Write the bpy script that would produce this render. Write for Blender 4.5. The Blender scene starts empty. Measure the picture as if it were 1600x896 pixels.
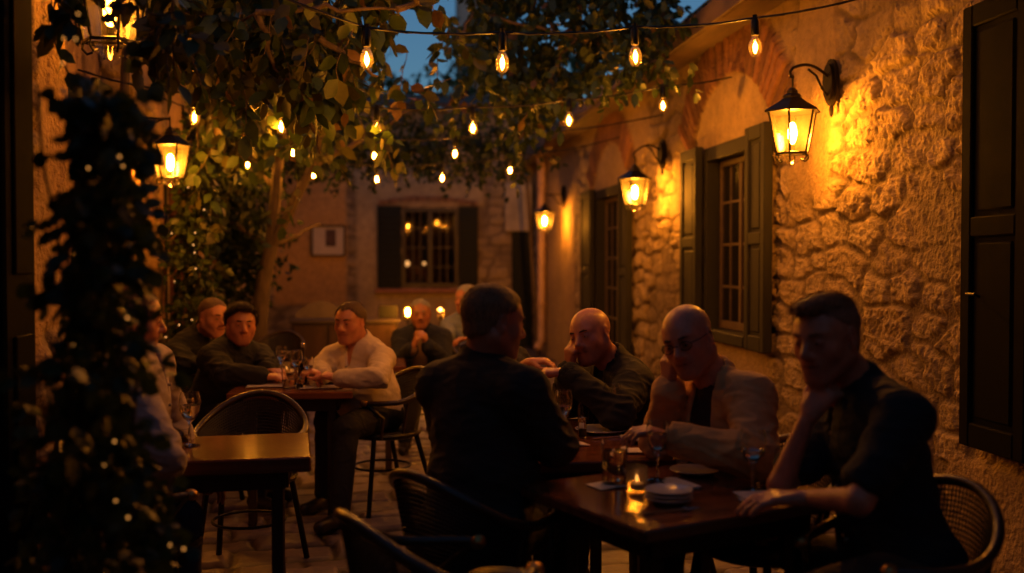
import bpy, math, random
import numpy as np
from mathutils import Vector, Matrix

# ------------------------------------------------------------------ camera, sky, exposure
SC = bpy.context.scene
COL = SC.collection
CAMZ = 1.44
YAW = math.radians(7.125)
PITCH = math.radians(1.36)
cd = bpy.data.cameras.new('camera')
cam = bpy.data.objects.new('camera', cd)
COL.objects.link(cam)
SC.camera = cam
cd.sensor_width = 36.0
cd.lens = 36.0
cd.clip_start = 0.05
cd.clip_end = 2000
cam.location = (0, 0, CAMZ)
cam.rotation_euler = (math.pi / 2 - PITCH, 0, -YAW)
cd.dof.use_dof = True
cd.dof.focus_distance = 4.5
cd.dof.aperture_fstop = 1.3

W = bpy.data.worlds.new('World')
SC.world = W
W.use_nodes = True
wn = W.node_tree
for n in list(wn.nodes):
    wn.nodes.remove(n)
wo = wn.nodes.new('ShaderNodeOutputWorld')
wb = wn.nodes.new('ShaderNodeBackground')
ws = wn.nodes.new('ShaderNodeTexSky')
ws.sky_type = 'NISHITA'
ws.sun_disc = False
ws.sun_elevation = math.radians(4.0)
ws.sun_rotation = math.radians(200)
ws.ozone_density = 3.5
wb.inputs['Strength'].default_value = 0.14
wn.links.new(ws.outputs[0], wb.inputs[0])
wn.links.new(wb.outputs[0], wo.inputs[0])

SC.view_settings.view_transform = 'Standard'
SC.view_settings.look = 'None'
SC.view_settings.exposure = -0.2
SC.view_settings.gamma = 1.0
SC.cycles.use_denoising = True
try:
    SC.cycles.denoiser = 'OPENIMAGEDENOISE'
    SC.cycles.denoising_input_passes = 'RGB_ALBEDO_NORMAL'
except Exception:
    pass
SC.cycles.max_bounces = 9
SC.cycles.diffuse_bounces = 3
SC.cycles.glossy_bounces = 3
SC.cycles.transmission_bounces = 8
SC.cycles.transparent_max_bounces = 16
SC.cycles.caustics_reflective = False
SC.cycles.caustics_refractive = False
SC.cycles.sample_clamp_indirect = 4.0
SC.cycles.use_light_tree = True
SC.cycles.adaptive_threshold = 0.015

LANTERN_L = 1450.0      # radiance of a lantern's lamp
STRING_L = 2000.0       # radiance of a string lamp's filament
FAIRY_L = 3.2
WARM = (1.0, 0.33, 0.022)

# ------------------------------------------------------------------ camera maths (placing things at real distances)
_r = Vector((math.cos(YAW), -math.sin(YAW), 0))
_f = Vector((math.sin(YAW) * math.cos(PITCH), math.cos(YAW) * math.cos(PITCH), -math.sin(PITCH)))
_u = _r.cross(_f)
_fh = Vector((math.sin(YAW), math.cos(YAW), 0))
_C = Vector((0, 0, CAMZ))

def ray(px, py):
    return _f + _r * ((px - 800) / 1600.0) + _u * ((448 - py) / 1600.0)
def P(px, py, d):
    return _C + ray(px, py) * d
def PZ(px, py, z):
    v = ray(px, py); return _C + v * ((z - CAMZ) / v.z)
def PXp(px, py, x):
    v = ray(px, py); return _C + v * (x / v.x)
def PYp(px, py, y):
    v = ray(px, py); return _C + v * (y / v.y)
def Q(px, d, z):
    v = ray(px, 410); p = _C + v * d; p.z = z; return p
def facing(deg):
    a = math.radians(deg)
    return (-_fh * math.cos(a) + _r * math.sin(a)).normalized()

rng = np.random.default_rng(7)
random.seed(7)

# ------------------------------------------------------------------ object bookkeeping
def tag(o, label=None, cat=None, group=None, kind=None):
    if label: o['label'] = label
    if cat: o['category'] = cat
    if group: o['group'] = group
    if kind: o['kind'] = kind
    return o

def empty(name, loc, label, cat, group=None, rz=0.0):
    o = bpy.data.objects.new(name, None)
    o.empty_display_size = 0.1
    COL.objects.link(o)
    o.location = loc
    o.rotation_euler = (0, 0, rz)
    return tag(o, label, cat, group)

def copy_tree(o, parent=None):
    c = o.copy()
    COL.objects.link(c)
    c.parent = parent
    for ch in list(o.children):
        copy_tree(ch, c)
    return c

class MB:
    """collects shapes and links them as one mesh object"""
    def __init__(s):
        s.v = []; s.f = []; s.n = 0; s.c = []
    def add(s, verts, faces, col=None):
        o = s.n
        verts = [tuple(v) for v in verts]
        s.v += verts; s.n += len(verts)
        s.f += [tuple(i + o for i in f) for f in faces]
        s.c += [col or (1, 1, 1)] * len(verts)
        return s
    def box(s, lo, hi, bev=0.0, M=None, col=None):
        x0, y0, z0 = lo; x1, y1, z1 = hi
        b = min(bev, (x1 - x0) * .45, (y1 - y0) * .45, (z1 - z0) * .45)
        if b <= 0:
            v = [(x, y, z) for x in (x0, x1) for y in (y0, y1) for z in (z0, z1)]
            f = [(0, 1, 3, 2), (4, 6, 7, 5), (0, 4, 5, 1), (2, 3, 7, 6), (0, 2, 6, 4), (1, 5, 7, 3)]
        else:
            v = []; idx = {}
            for i in (0, 1):
                for j in (0, 1):
                    for k in (0, 1):
                        X = (x0, x1)[i]; Y = (y0, y1)[j]; Z = (z0, z1)[k]
                        sx = (1, -1)[i] * b; sy = (1, -1)[j] * b; sz = (1, -1)[k] * b
                        for a, p in (('x', (X, Y + sy, Z + sz)), ('y', (X + sx, Y, Z + sz)), ('z', (X + sx, Y + sy, Z))):
                            idx[i, j, k, a] = len(v); v.append(p)
            g = lambda i, j, k, a: idx[i, j, k, a]
            f = []
            for i in (0, 1):
                q = [g(i, 0, 0, 'x'), g(i, 1, 0, 'x'), g(i, 1, 1, 'x'), g(i, 0, 1, 'x')]
                f.append(q if i else q[::-1])
                q = [g(0, i, 0, 'y'), g(0, i, 1, 'y'), g(1, i, 1, 'y'), g(1, i, 0, 'y')]
                f.append(q if i else q[::-1])
                q = [g(0, 0, i, 'z'), g(1, 0, i, 'z'), g(1, 1, i, 'z'), g(0, 1, i, 'z')]
                f.append(q if i else q[::-1])
            for j in (0, 1):
                for k in (0, 1):
                    f.append([g(0, j, k, 'y'), g(1, j, k, 'y'), g(1, j, k, 'z'), g(0, j, k, 'z')])
                    f.append([g(j, 0, k, 'x'), g(j, 1, k, 'x'), g(j, 1, k, 'z'), g(j, 0, k, 'z')])
                    f.append([g(j, k, 0, 'x'), g(j, k, 1, 'x'), g(j, k, 1, 'y'), g(j, k, 0, 'y')])
            for i in (0, 1):
                for j in (0, 1):
                    for k in (0, 1):
                        f.append([g(i, j, k, 'x'), g(i, j, k, 'y'), g(i, j, k, 'z')])
        if M is not None:
            v = [tuple(M @ Vector(p)) for p in v]
        return s.add(v, f, col)
    def tube(s, pts, r, seg=8, caps=True, flat=1.0, col=None):
        pts = [Vector(p) for p in pts]
        n = len(pts)
        rr = r if hasattr(r, '__len__') else [r] * n
        T = []
        for i in range(n):
            a = pts[max(i - 1, 0)]; b = pts[min(i + 1, n - 1)]
            t = (b - a)
            T.append(t.normalized() if t.length > 1e-9 else Vector((0, 0, 1)))
        up = Vector((0, 0, 1)) if abs(T[0].z) < .9 else Vector((1, 0, 0))
        N = (up - T[0] * up.dot(T[0])).normalized()
        v = []
        for i in range(n):
            N = (N - T[i] * N.dot(T[i]))
            N = N.normalized() if N.length > 1e-6 else T[i].orthogonal().normalized()
            B = T[i].cross(N)
            for k in range(seg):
                a = 2 * math.pi * k / seg
                v.append(pts[i] + N * (math.cos(a) * rr[i]) + B * (math.sin(a) * rr[i] * flat))
        f = []
        for i in range(n - 1):
            for k in range(seg):
                k2 = (k + 1) % seg
                f.append((i * seg + k, i * seg + k2, (i + 1) * seg + k2, (i + 1) * seg + k))
        if caps:
            f.append(tuple(range(seg))[::-1])
            f.append(tuple((n - 1) * seg + k for k in range(seg)))
        return s.add(v, f, col)
    def lathe(s, prof, seg=24, M=None, cx=0, cy=0, z0=0, sq=None, col=None):
        v = []; f = []
        n = len(prof)
        for r, z in prof:
            for k in range(seg):
                a = 2 * math.pi * (k + (sq or 0)) / seg
                v.append(Vector((cx + r * math.cos(a), cy + r * math.sin(a), z0 + z)))
        for i in range(n - 1):
            for k in range(seg):
                k2 = (k + 1) % seg
                f.append((i * seg + k, i * seg + k2, (i + 1) * seg + k2, (i + 1) * seg + k))
        if prof[0][0] > 1e-5: f.append(tuple(range(seg))[::-1])
        if prof[-1][0] > 1e-5: f.append(tuple((n - 1) * seg + k for k in range(seg)))
        if M is not None: v = [M @ p for p in v]
        return s.add(v, f, col)
    def ball(s, c, r, seg=12, rings=8, M=None, col=None):
        rx, ry, rz = r if hasattr(r, '__len__') else (r, r, r)
        v = []; f = []
        for i in range(rings + 1):
            t = math.pi * i / rings
            for k in range(seg):
                a = 2 * math.pi * k / seg
                p = Vector((rx * math.sin(t) * math.cos(a), ry * math.sin(t) * math.sin(a), -rz * math.cos(t)))
                if M is not None: p = M @ p
                v.append(Vector(c) + p)
        for i in range(rings):
            for k in range(seg):
                k2 = (k + 1) % seg
                f.append((i * seg + k, i * seg + k2, (i + 1) * seg + k2, (i + 1) * seg + k))
        return s.add(v, f, col)
    def quad(s, a, b, c, d, col=None):
        return s.add([a, b, c, d], [(0, 1, 2, 3)], col)
    def slab(s, outline, normal, thick, col=None):
        """closed outline extruded along normal"""
        nrm = Vector(normal) * thick
        a = [Vector(p) for p in outline]; n = len(a)
        v = a + [p + nrm for p in a]
        f = [tuple(range(n))[::-1], tuple(range(n, 2 * n))]
        for i in range(n):
            j = (i + 1) % n
            f.append((i, j, n + j, n + i))
        return s.add(v, f, col)
    def build(s, name, mat, parent=None, smooth=True, world=False, colattr=False, angle=40):
        me = bpy.data.meshes.new(name)
        off = Vector((0, 0, 0))
        if parent is not None and world:
            M = parent_matrix(parent).inverted()
            vs = [tuple(M @ Vector(p)) for p in s.v]
        else:
            vs = s.v
        me.from_pydata(vs, [], s.f)
        me.validate(verbose=False)
        if colattr:
            at = me.color_attributes.new('Col', 'FLOAT_COLOR', 'POINT')
            a = np.ones((len(me.vertices), 4), np.float32)
            a[:, :3] = np.array(s.c, np.float32)[:len(a)]
            at.data.foreach_set('color', a.ravel())
        me.materials.append(mat)
        if smooth:
            me.shade_smooth()
            try: me.set_sharp_from_angle(angle=math.radians(angle))
            except Exception: pass
        o = bpy.data.objects.new(name, me)
        COL.objects.link(o)
        if parent is not None: o.parent = parent
        me.update()
        return o

def parent_matrix(p):
    M = Matrix.Identity(4)
    while p is not None:
        M = (Matrix.Translation(p.location) @ p.rotation_euler.to_matrix().to_4x4()) @ M
        p = p.parent
    return M

def np_obj(name, V, F, mat, parent=None, col=None, smooth=True, world=True, mats=None, midx=None):
    me = bpy.data.meshes.new(name)
    V = np.asarray(V, np.float32)
    if parent is not None and world:
        M = np.array(parent_matrix(parent).inverted())
        V = V @ M[:3, :3].T.astype(np.float32) + M[:3, 3].astype(np.float32)
    F = np.asarray(F, np.int32)
    k = F.shape[1]
    me.vertices.add(len(V)); me.vertices.foreach_set('co', V.ravel().astype(np.float32))
    me.loops.add(F.size); me.loops.foreach_set('vertex_index', F.ravel())
    me.polygons.add(len(F))
    me.polygons.foreach_set('loop_start', np.arange(0, F.size, k, dtype=np.int32))
    me.update(calc_edges=True)
    if col is not None:
        at = me.color_attributes.new('Col', 'FLOAT_COLOR', 'POINT')
        a = np.ones((len(V), 4), np.float32); a[:, :3] = col
        at.data.foreach_set('color', a.ravel())
    for m in (mats or [mat]):
        me.materials.append(m)
    if midx is not None:
        me.polygons.foreach_set('material_index', np.asarray(midx, np.int32))
    if smooth: me.shade_smooth()
    o = bpy.data.objects.new(name, me)
    COL.objects.link(o)
    if parent is not None: o.parent = parent
    return o

# ------------------------------------------------------------------ numpy noise
_G = rng.random((256, 256)).astype(np.float32)
def vnoise(x, y):
    xi = np.floor(x).astype(np.int64); yi = np.floor(y).astype(np.int64)
    xf = (x - xi).astype(np.float32); yf = (y - yi).astype(np.float32)
    xf = xf * xf * (3 - 2 * xf); yf = yf * yf * (3 - 2 * yf)
    a = _G[xi & 255, yi & 255]; b = _G[(xi + 1) & 255, yi & 255]
    c = _G[xi & 255, (yi + 1) & 255]; d = _G[(xi + 1) & 255, (yi + 1) & 255]
    return (a * (1 - xf) + b * xf) * (1 - yf) + (c * (1 - xf) + d * xf) * yf
def fbm(x, y, o=4):
    s = 0; a = .5; t = 0
    for i in range(o):
        s = s + a * vnoise(x * 2 ** i + 17.3 * i, y * 2 ** i + 9.1 * i); t += a; a *= .5
    return s / t
def sstep(a, b, x):
    t = np.clip((x - a) / (b - a), 0, 1); return t * t * (3 - 2 * t)

# ------------------------------------------------------------------ materials
MATS = {}
def principled(name, col, rough=.6, metal=0., coat=0., spec=.5, noise=0., nscale=8., bump=0., bscale=60., col2=None,
               attr=False, wrinkle=0., rvar=.12, sss=0., trans=0., emis=None, estr=0., stretch=None, bdist=.004, sheen=0.):
    if name in MATS: return MATS[name]
    m = bpy.data.materials.new(name); m.use_nodes = True
    nt = m.node_tree; b = nt.nodes['Principled BSDF']
    L = nt.links.new
    b.inputs['Roughness'].default_value = rough
    b.inputs['Metallic'].default_value = metal
    b.inputs['Specular IOR Level'].default_value = spec
    if coat: b.inputs['Coat Weight'].default_value = coat; b.inputs['Coat Roughness'].default_value = .12
    if sheen: b.inputs['Sheen Weight'].default_value = sheen
    if sss:
        b.inputs['Subsurface Weight'].default_value = sss
        b.inputs['Subsurface Radius'].default_value = (.012, .004, .002)
        b.inputs['Subsurface Scale'].default_value = 1.0
    if trans: b.inputs['Transmission Weight'].default_value = trans
    if emis:
        b.inputs['Emission Color'].default_value = (*emis, 1); b.inputs['Emission Strength'].default_value = estr
    tc = nt.nodes.new('ShaderNodeTexCoord')
    vec = tc.outputs['Object']
    if stretch:
        mp = nt.nodes.new('ShaderNodeMapping'); mp.inputs['Scale'].default_value = stretch
        L(vec, mp.inputs[0]); vec = mp.outputs[0]
    base = None
    if attr:
        at = nt.nodes.new('ShaderNodeAttribute'); at.attribute_name = 'Col'
        base = at.outputs['Color']
    if noise or col2:
        nz = nt.nodes.new('ShaderNodeTexNoise'); nz.inputs['Scale'].default_value = nscale
        nz.inputs['Detail'].default_value = 5; nz.inputs['Roughness'].default_value = .62
        L(vec, nz.inputs['Vector'])
        rp = nt.nodes.new('ShaderNodeValToRGB')
        c2 = col2 or tuple(c * (1 - noise) for c in col)
        c1 = tuple(min(1, c * (1 + noise * .6)) for c in col) if not col2 else col
        rp.color_ramp.elements[0].position = .32; rp.color_ramp.elements[1].position = .68
        rp.color_ramp.elements[0].color = (*c2, 1); rp.color_ramp.elements[1].color = (*c1, 1)
        L(nz.outputs['Fac'], rp.inputs[0])
        if base is not None:
            mx = nt.nodes.new('ShaderNodeMix'); mx.data_type = 'RGBA'; mx.blend_type = 'MULTIPLY'
            mx.inputs[0].default_value = 1
            L(base, mx.inputs[6]); L(rp.outputs[0], mx.inputs[7]); base = mx.outputs[2]
        else: base = rp.outputs[0]
        rr = nt.nodes.new('ShaderNodeMapRange')
        rr.inputs[3].default_value = max(.03, rough - rvar); rr.inputs[4].default_value = min(1, rough + rvar)
        L(nz.outputs['Fac'], rr.inputs[0]); L(rr.outputs[0], b.inputs['Roughness'])
    if base is not None: L(base, b.inputs['Base Color'])
    else: b.inputs['Base Color'].default_value = (*col, 1)
    if bump:
        n2 = nt.nodes.new('ShaderNodeTexNoise'); n2.inputs['Scale'].default_value = bscale
        n2.inputs['Detail'].default_value = 4; L(vec, n2.inputs['Vector'])
        bp = nt.nodes.new('ShaderNodeBump'); bp.inputs['Strength'].default_value = bump
        bp.inputs['Distance'].default_value = bdist
        L(n2.outputs['Fac'], bp.inputs['Height']); L(bp.outputs[0], b.inputs['Normal'])
        if wrinkle:
            n3 = nt.nodes.new('ShaderNodeTexNoise'); n3.inputs['Scale'].default_value = 11; n3.inputs['Detail'].default_value = 2; n3.inputs['Distortion'].default_value = 1.4
            try: n3.noise_type = 'RIDGED_MULTIFRACTAL'
            except Exception: pass
            L(vec, n3.inputs['Vector'])
            b3 = nt.nodes.new('ShaderNodeBump'); b3.inputs['Strength'].default_value = wrinkle; b3.inputs['Distance'].default_value = .012
            L(n3.outputs['Fac'], b3.inputs['Height']); L(b3.outputs[0], bp.inputs['Normal'])
    MATS[name] = m
    return m

def thin_glass(name, tint=(1, 1, 1), gloss=.12, rough=.03, transl=0., tcol=(1, 1, 1), alpha_t=None):
    """transparent sheet with fresnel gloss and optional frosting, lets light through"""
    if name in MATS: return MATS[name]
    m = bpy.data.materials.new(name); m.use_nodes = True
    nt = m.node_tree; L = nt.links.new
    for n in list(nt.nodes): nt.nodes.remove(n)
    out = nt.nodes.new('ShaderNodeOutputMaterial')
    tr = nt.nodes.new('ShaderNodeBsdfTransparent'); tr.inputs[0].default_value = (*tint, 1)
    gl = nt.nodes.new('ShaderNodeBsdfGlossy'); gl.inputs['Roughness'].default_value = rough
    fr = nt.nodes.new('ShaderNodeLayerWeight'); fr.inputs['Blend'].default_value = .35
    mr = nt.nodes.new('ShaderNodeMapRange'); mr.inputs[3].default_value = gloss * .35; mr.inputs[4].default_value = min(1, gloss * 2.6)
    L(fr.outputs['Fresnel'], mr.inputs[0])
    mx = nt.nodes.new('ShaderNodeMixShader')
    L(mr.outputs[0], mx.inputs[0])
    src = tr.outputs[0]
    if transl:
        tl = nt.nodes.new('ShaderNodeBsdfTranslucent'); tl.inputs[0].default_value = (*tcol, 1)
        m2 = nt.nodes.new('ShaderNodeMixShader')
        nz = nt.nodes.new('ShaderNodeTexNoise'); nz.inputs['Scale'].default_value = 9
        tc = nt.nodes.new('ShaderNodeTexCoord'); L(tc.outputs['Object'], nz.inputs['Vector'])
        r2 = nt.nodes.new('ShaderNodeMapRange'); r2.inputs[3].default_value = transl * .6; r2.inputs[4].default_value = min(1, transl * 1.4)
        L(nz.outputs['Fac'], r2.inputs[0]); L(r2.outputs[0], m2.inputs[0])
        L(src, m2.inputs[1]); L(tl.outputs[0], m2.inputs[2]); src = m2.outputs[0]
    L(src, mx.inputs[1]); L(gl.outputs[0], mx.inputs[2]); L(mx.outputs[0], out.inputs[0])
    MATS[name] = m
    return m

def emit(name, col, strength):
    if name in MATS: return MATS[name]
    m = bpy.data.materials.new(name); m.use_nodes = True
    nt = m.node_tree
    for n in list(nt.nodes): nt.nodes.remove(n)
    out = nt.nodes.new('ShaderNodeOutputMaterial'); e = nt.nodes.new('ShaderNodeEmission')
    e.inputs[0].default_value = (*col, 1); e.inputs[1].default_value = strength
    nt.links.new(e.outputs[0], out.inputs[0])
    MATS[name] = m
    return m

def leaf_mat(name, a=.5):
    if name in MATS: return MATS[name]
    m = bpy.data.materials.new(name); m.use_nodes = True
    nt = m.node_tree; L = nt.links.new; b = nt.nodes['Principled BSDF']
    out = nt.nodes['Material Output']
    at = nt.nodes.new('ShaderNodeAttribute'); at.attribute_name = 'Col'
    nz = nt.nodes.new('ShaderNodeTexNoise'); nz.inputs['Scale'].default_value = 45
    tc = nt.nodes.new('ShaderNodeTexCoord'); L(tc.outputs['Object'], nz.inputs['Vector'])
    mr = nt.nodes.new('ShaderNodeMapRange'); mr.inputs[3].default_value = .6; mr.inputs[4].default_value = 1.35
    L(nz.outputs['Fac'], mr.inputs[0])
    mx = nt.nodes.new('ShaderNodeVectorMath'); mx.operation = 'SCALE'
    L(at.outputs['Color'], mx.inputs[0]); L(mr.outputs[0], mx.inputs['Scale'])
    L(mx.outputs[0], b.inputs['Base Color'])
    b.inputs['Roughness'].default_value = .42
    tl = nt.nodes.new('ShaderNodeBsdfTranslucent'); L(mx.outputs[0], tl.inputs[0])
    ms = nt.nodes.new('ShaderNodeMixShader'); ms.inputs[0].default_value = .28
    L(b.outputs[0], ms.inputs[1]); L(tl.outputs[0], ms.inputs[2]); L(ms.outputs[0], out.inputs[0])
    MATS[name] = m
    return m

M_stone = principled('rough_stone', (1, 1, 1), .9, attr=True, noise=.32, nscale=14, bump=1.0, bscale=42, bdist=.022)
M_stucco = principled('aged_stucco', (.50, .36, .21), .88, noise=.3, nscale=3.5, bump=.6, bscale=22, bdist=.008)
M_ochre = principled('ochre_stucco', (.52, .33, .13), .88, noise=.22, nscale=2.5, bump=.4, bscale=20)
M_plaster = principled('pale_plaster', (.5, .42, .33), .85, noise=.28, nscale=3, bump=.4, bscale=25)
M_green = principled('green_grey_paint', (.023, .022, .018), .7, spec=.25, noise=.3, nscale=9, bump=.2, bscale=70, stretch=(1, 1, .25))
M_darkgreen = principled('dark_green_paint', (.009, .013, .012), .6, spec=.2, noise=.35, nscale=6, bump=.25, bscale=60, stretch=(1, 1, .2))
M_darkwood = principled('dark_wood', (.035, .02, .012), .45, noise=.4, nscale=12, bump=.3, bscale=50, stretch=(1, 1, .15))
M_sash = principled('worn_sash_paint', (.13, .085, .05), .55, noise=.3, nscale=14, bump=.3)
M_window = principled('dark_window_glass', (.01, .009, .008), .06, spec=.7, noise=.2, nscale=3)
M_iron = principled('dark_iron', (.022, .018, .015), .42, metal=.6, noise=.3, nscale=20, bump=.3, bscale=90)
M_black = principled('black_metal', (.012, .011, .01), .38, metal=.5, noise=.3, nscale=20, bump=.2)
M_brick = principled('red_brick', (.25, .105, .055), .9, noise=.4, nscale=9, bump=.6, bscale=50)
M_roof = principled('roof_tile', (.10, .055, .038), .85, noise=.4, nscale=6, bump=.5)
M_fascia = principled('weathered_fascia', (.20, .13, .08), .7, noise=.4, nscale=7, bump=.4, stretch=(1, .2, 1))
M_pipe = principled('painted_downpipe', (.42, .27, .21), .5, noise=.3, nscale=5, bump=.2)
M_bark = principled('tree_bark', (.11, .075, .05), .9, noise=.4, nscale=18, bump=1, bscale=30, stretch=(1, 1, .3), bdist=.015)
M_leaf = leaf_mat('leaf')
M_lampglass = thin_glass('frosted_lantern_glass', tint=(1, .93, .8), gloss=.1, rough=.15, transl=.018, tcol=(1, .86, .6))
M_bulbglass = thin_glass('clear_bulb_glass', tint=(1, .95, .85), gloss=.12, rough=.05, transl=.004, tcol=(1, .85, .6))
M_lampdim = emit('dim_lantern_lamp_glow', WARM, LANTERN_L * .08)
M_lamp = emit('lantern_lamp_glow', WARM, LANTERN_L)
M_fil = emit('string_filament_glow', WARM, STRING_L)
M_fairydim = emit('dim_fairy_light_glow', (1, .40, .08), 1.7)
M_fairy = emit('fairy_light_glow', (1, .42, .12), FAIRY_L)
# ------------------------------------------------------------------ masonry
def block_layout(u0, u1, v0, v1, hmin, hmax, wmin, wmax, r):
    vs = [v0]
    while vs[-1] < v1: vs.append(vs[-1] + r.uniform(hmin, hmax))
    rows = []
    for i in range(len(vs) - 1):
        us = [u0 - r.uniform(0, wmax)]
        while us[-1] < u1 + wmax: us.append(us[-1] + r.uniform(wmin, wmax) * (1.0 + .5 * (vs[i + 1] - vs[i]) / hmax))
        rows.append(np.array(us))
    return np.array(vs), rows

def masonry(U, V, lay, joint=.016, warp=.05, relief=.03, rough=.012, stripe=.01, seed=0.):
    """height and colour of a rubble stone wall on the grid U,V"""
    wu = U + warp * (fbm(U * 2.3 + seed, V * 2.3 + 3, 3) - .5) * 2 + .014 * (fbm(U * 14, V * 14 + seed, 2) - .5)
    wv = V + warp * (fbm(U * 2.0 + 31 + seed, V * 2.6 + 8, 3) - .5) * 2 + .014 * (fbm(U * 15 + 5, V * 13, 2) - .5)
    if lay is not None:
        vs, rows = lay
        ri = np.clip(np.searchsorted(vs, wv) - 1, 0, len(rows) - 1)
        e = np.minimum(wv - vs[ri], vs[ri + 1] - wv)
        bi = np.zeros_like(ri)
        eu = np.zeros_like(e)
        for i, us in enumerate(rows):
            m = ri == i
            if not m.any(): continue
            x = wu[m]; k = np.clip(np.searchsorted(us, x) - 1, 0, len(us) - 2)
            bi[m] = k; eu[m] = np.minimum(x - us[k], us[k + 1] - x)
        e = np.minimum(e, eu)
        dy = wv - vs[ri]
    else:
        # rubble: jittered cells of unequal size, squarish metric
        CW, CH = .36, .17
        gx = np.floor(wu / CW).astype(np.int64); gy = np.floor(wv / CH).astype(np.int64)
        d1 = np.full(U.shape, 9., np.float32); d2 = d1.copy(); bi = np.zeros(U.shape, np.int64); ri = bi.copy(); dy = np.zeros(U.shape)
        for oy in (-2, -1, 0, 1, 2):
            for ox in (-2, -1, 0, 1, 2):
                cx = gx + ox; cy = gy + oy
                a = _G[(cx * 7 + 13) & 255, (cy * 11 + 5) & 255]; b = _G[(cx * 5 + 77) & 255, (cy * 3 + 50) & 255]; c = _G[(cx * 3 + 8) & 255, (cy * 9 + 101) & 255]
                px = (cx + .5 + (a - .5) * .8 + .5 * (cy & 1)) * CW; py = (cy + .5 + (b - .5) * .50) * CH
                ddx = np.abs(wu - px) / 1.9; ddy = np.abs(wv - py)
                d = (ddx ** 7 + ddy ** 7) ** (1 / 7.) - (c - .5) * .06
                nw = d < d1
                d2 = np.where(nw, d1, np.minimum(d2, d)); d1 = np.where(nw, d, d1)
                bi = np.where(nw, cx, bi); ri = np.where(nw, cy, ri); dy = np.where(nw, wv - py + .1, dy)
        e = (d2 - d1) * .55
    h1 = _G[(ri * 37 + bi * 11 + 5) & 255, (bi * 53 + ri * 3) & 255]
    h2 = _G[(ri * 17 + bi * 29 + 90) & 255, (bi * 7 + ri * 13 + 40) & 255]
    h3 = _G[(ri * 5 + bi * 43 + 9) & 255, (bi * 31 + ri * 23 + 4) & 255]
    body = sstep(joint * .25, joint * 1.5, e)
    if lay is None: body = body * (.35 + .65 * sstep(.30, .45, fbm(U * 1.7 + seed, V * 1.9, 3)))
    ang = h2 * 1.6 - .8
    s = (U * np.cos(ang) + V * np.sin(ang) * .8)
    wx = U + .02 * (fbm(U * 20, V * 20, 2) - .5)
    sa = wx * np.cos(ang) + V * np.sin(ang) * .8
    ridge = np.abs(fbm(sa * 46 + h3 * 40, (V - U * .4) * 9, 3) - .5) * 2.6 + .6 * np.abs(fbm(U * 60 + V * 15, V * 50 + h1 * 9, 2) - .5)
    led = (wv * (6 + 5 * h2) + .9 * fbm(U * 5 + h1 * 9, V * 5, 3)) % 1.0
    ledge = body * (led ** 1.5) * .010 * (rough > .001)
    h = body * relief * (.35 + 1.2 * h1) + body * (fbm(U * 11 + h1 * 20, V * 11, 4) - .5) * rough * 2.0 + body * (ridge - .3) * stripe * 1.6
    h += (fbm(U * 30, V * 30, 3) - .5) * rough * .8
    if stripe > 0: h = h + ledge
    h += body * ((h3 - .5) * dy * .14 + (h2 - .5) * (wu % .3) * .06)
    return h, body, h1, h2, h3

def wall_grid(name, mat, parent, org, uax, nrm, u0, u1, v0, v1, res, seed, openings=(), style=None, lay=None, **kw):
    """heightfield wall: org + u*uax + v*z + h*nrm with holes for the openings"""
    us = np.unique(np.round(np.concatenate([np.arange(u0, u1, res), [u1]] + [[o[0], o[1]] for o in openings if u0 < o[0] < u1 or u0 < o[1] < u1]), 4))
    us = us[(us >= u0) & (us <= u1)]
    vs = np.unique(np.round(np.concatenate([np.arange(v0, v1, res), [v1]] + [[o[2], o[3]] for o in openings]), 4))
    vs = vs[(vs >= v0) & (vs <= v1)]
    U, V = np.meshgrid(us, vs, indexing='ij')
    h, body, a, b, c = masonry(U, V, lay, seed=seed * 3.7, **kw)
    tint = np.stack([.37 + .10 * a + .02 * b, .27 + .08 * a + .01 * b, .165 + .05 * a - .01 * c], -1)
    mortar = np.array([.20, .14, .085])
    colr = mortar * (1 - body[..., None]) + tint * body[..., None]
    colr *= (.72 + .5 * fbm(U * 3, V * 3 + seed, 4))[..., None]
    if style: h, colr = style(U, V, h, colr)
    org = np.array(org); uax = np.array(uax); nrm = np.array(nrm)
    X = org + U[..., None] * uax + V[..., None] * np.array([0, 0, 1.]) + h[..., None] * nrm
    nu, nv = U.shape
    I = np.arange(nu * nv).reshape(nu, nv)
    F = np.stack([I[:-1, :-1], I[1:, :-1], I[1:, 1:], I[:-1, 1:]], -1).reshape(-1, 4)
    cu = ((U[:-1, :-1] + U[1:, 1:]) / 2).ravel(); cv = ((V[:-1, :-1] + V[1:, 1:]) / 2).ravel()
    keep = np.ones(len(F), bool)
    for o in openings: keep &= ~((cu > o[0]) & (cu < o[1]) & (cv > o[2]) & (cv < o[3]))
    F = F[keep]
    if np.dot(np.cross(uax, [0, 0, 1]), nrm) < 0: F = F[:, ::-1]
    return np_obj(name, X.reshape(-1, 3), F, mat, parent, col=colr.reshape(-1, 3))

WX = 2.5          # right wall plane
LX = -1.9         # left wall plane
FY = 17.0         # far facade

# ground: one sheet to the horizon and the courtyard paving on it
g = MB(); g.quad((-400, -400, -.06), (400, -400, -.06), (400, 400, -.06), (-400, 400, -.06))
M_ground = principled('packed_earth', (.10, .075, .055), .95, noise=.3, nscale=2)
tag(g.build('ground', M_ground, smooth=False), kind='structure')

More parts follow.
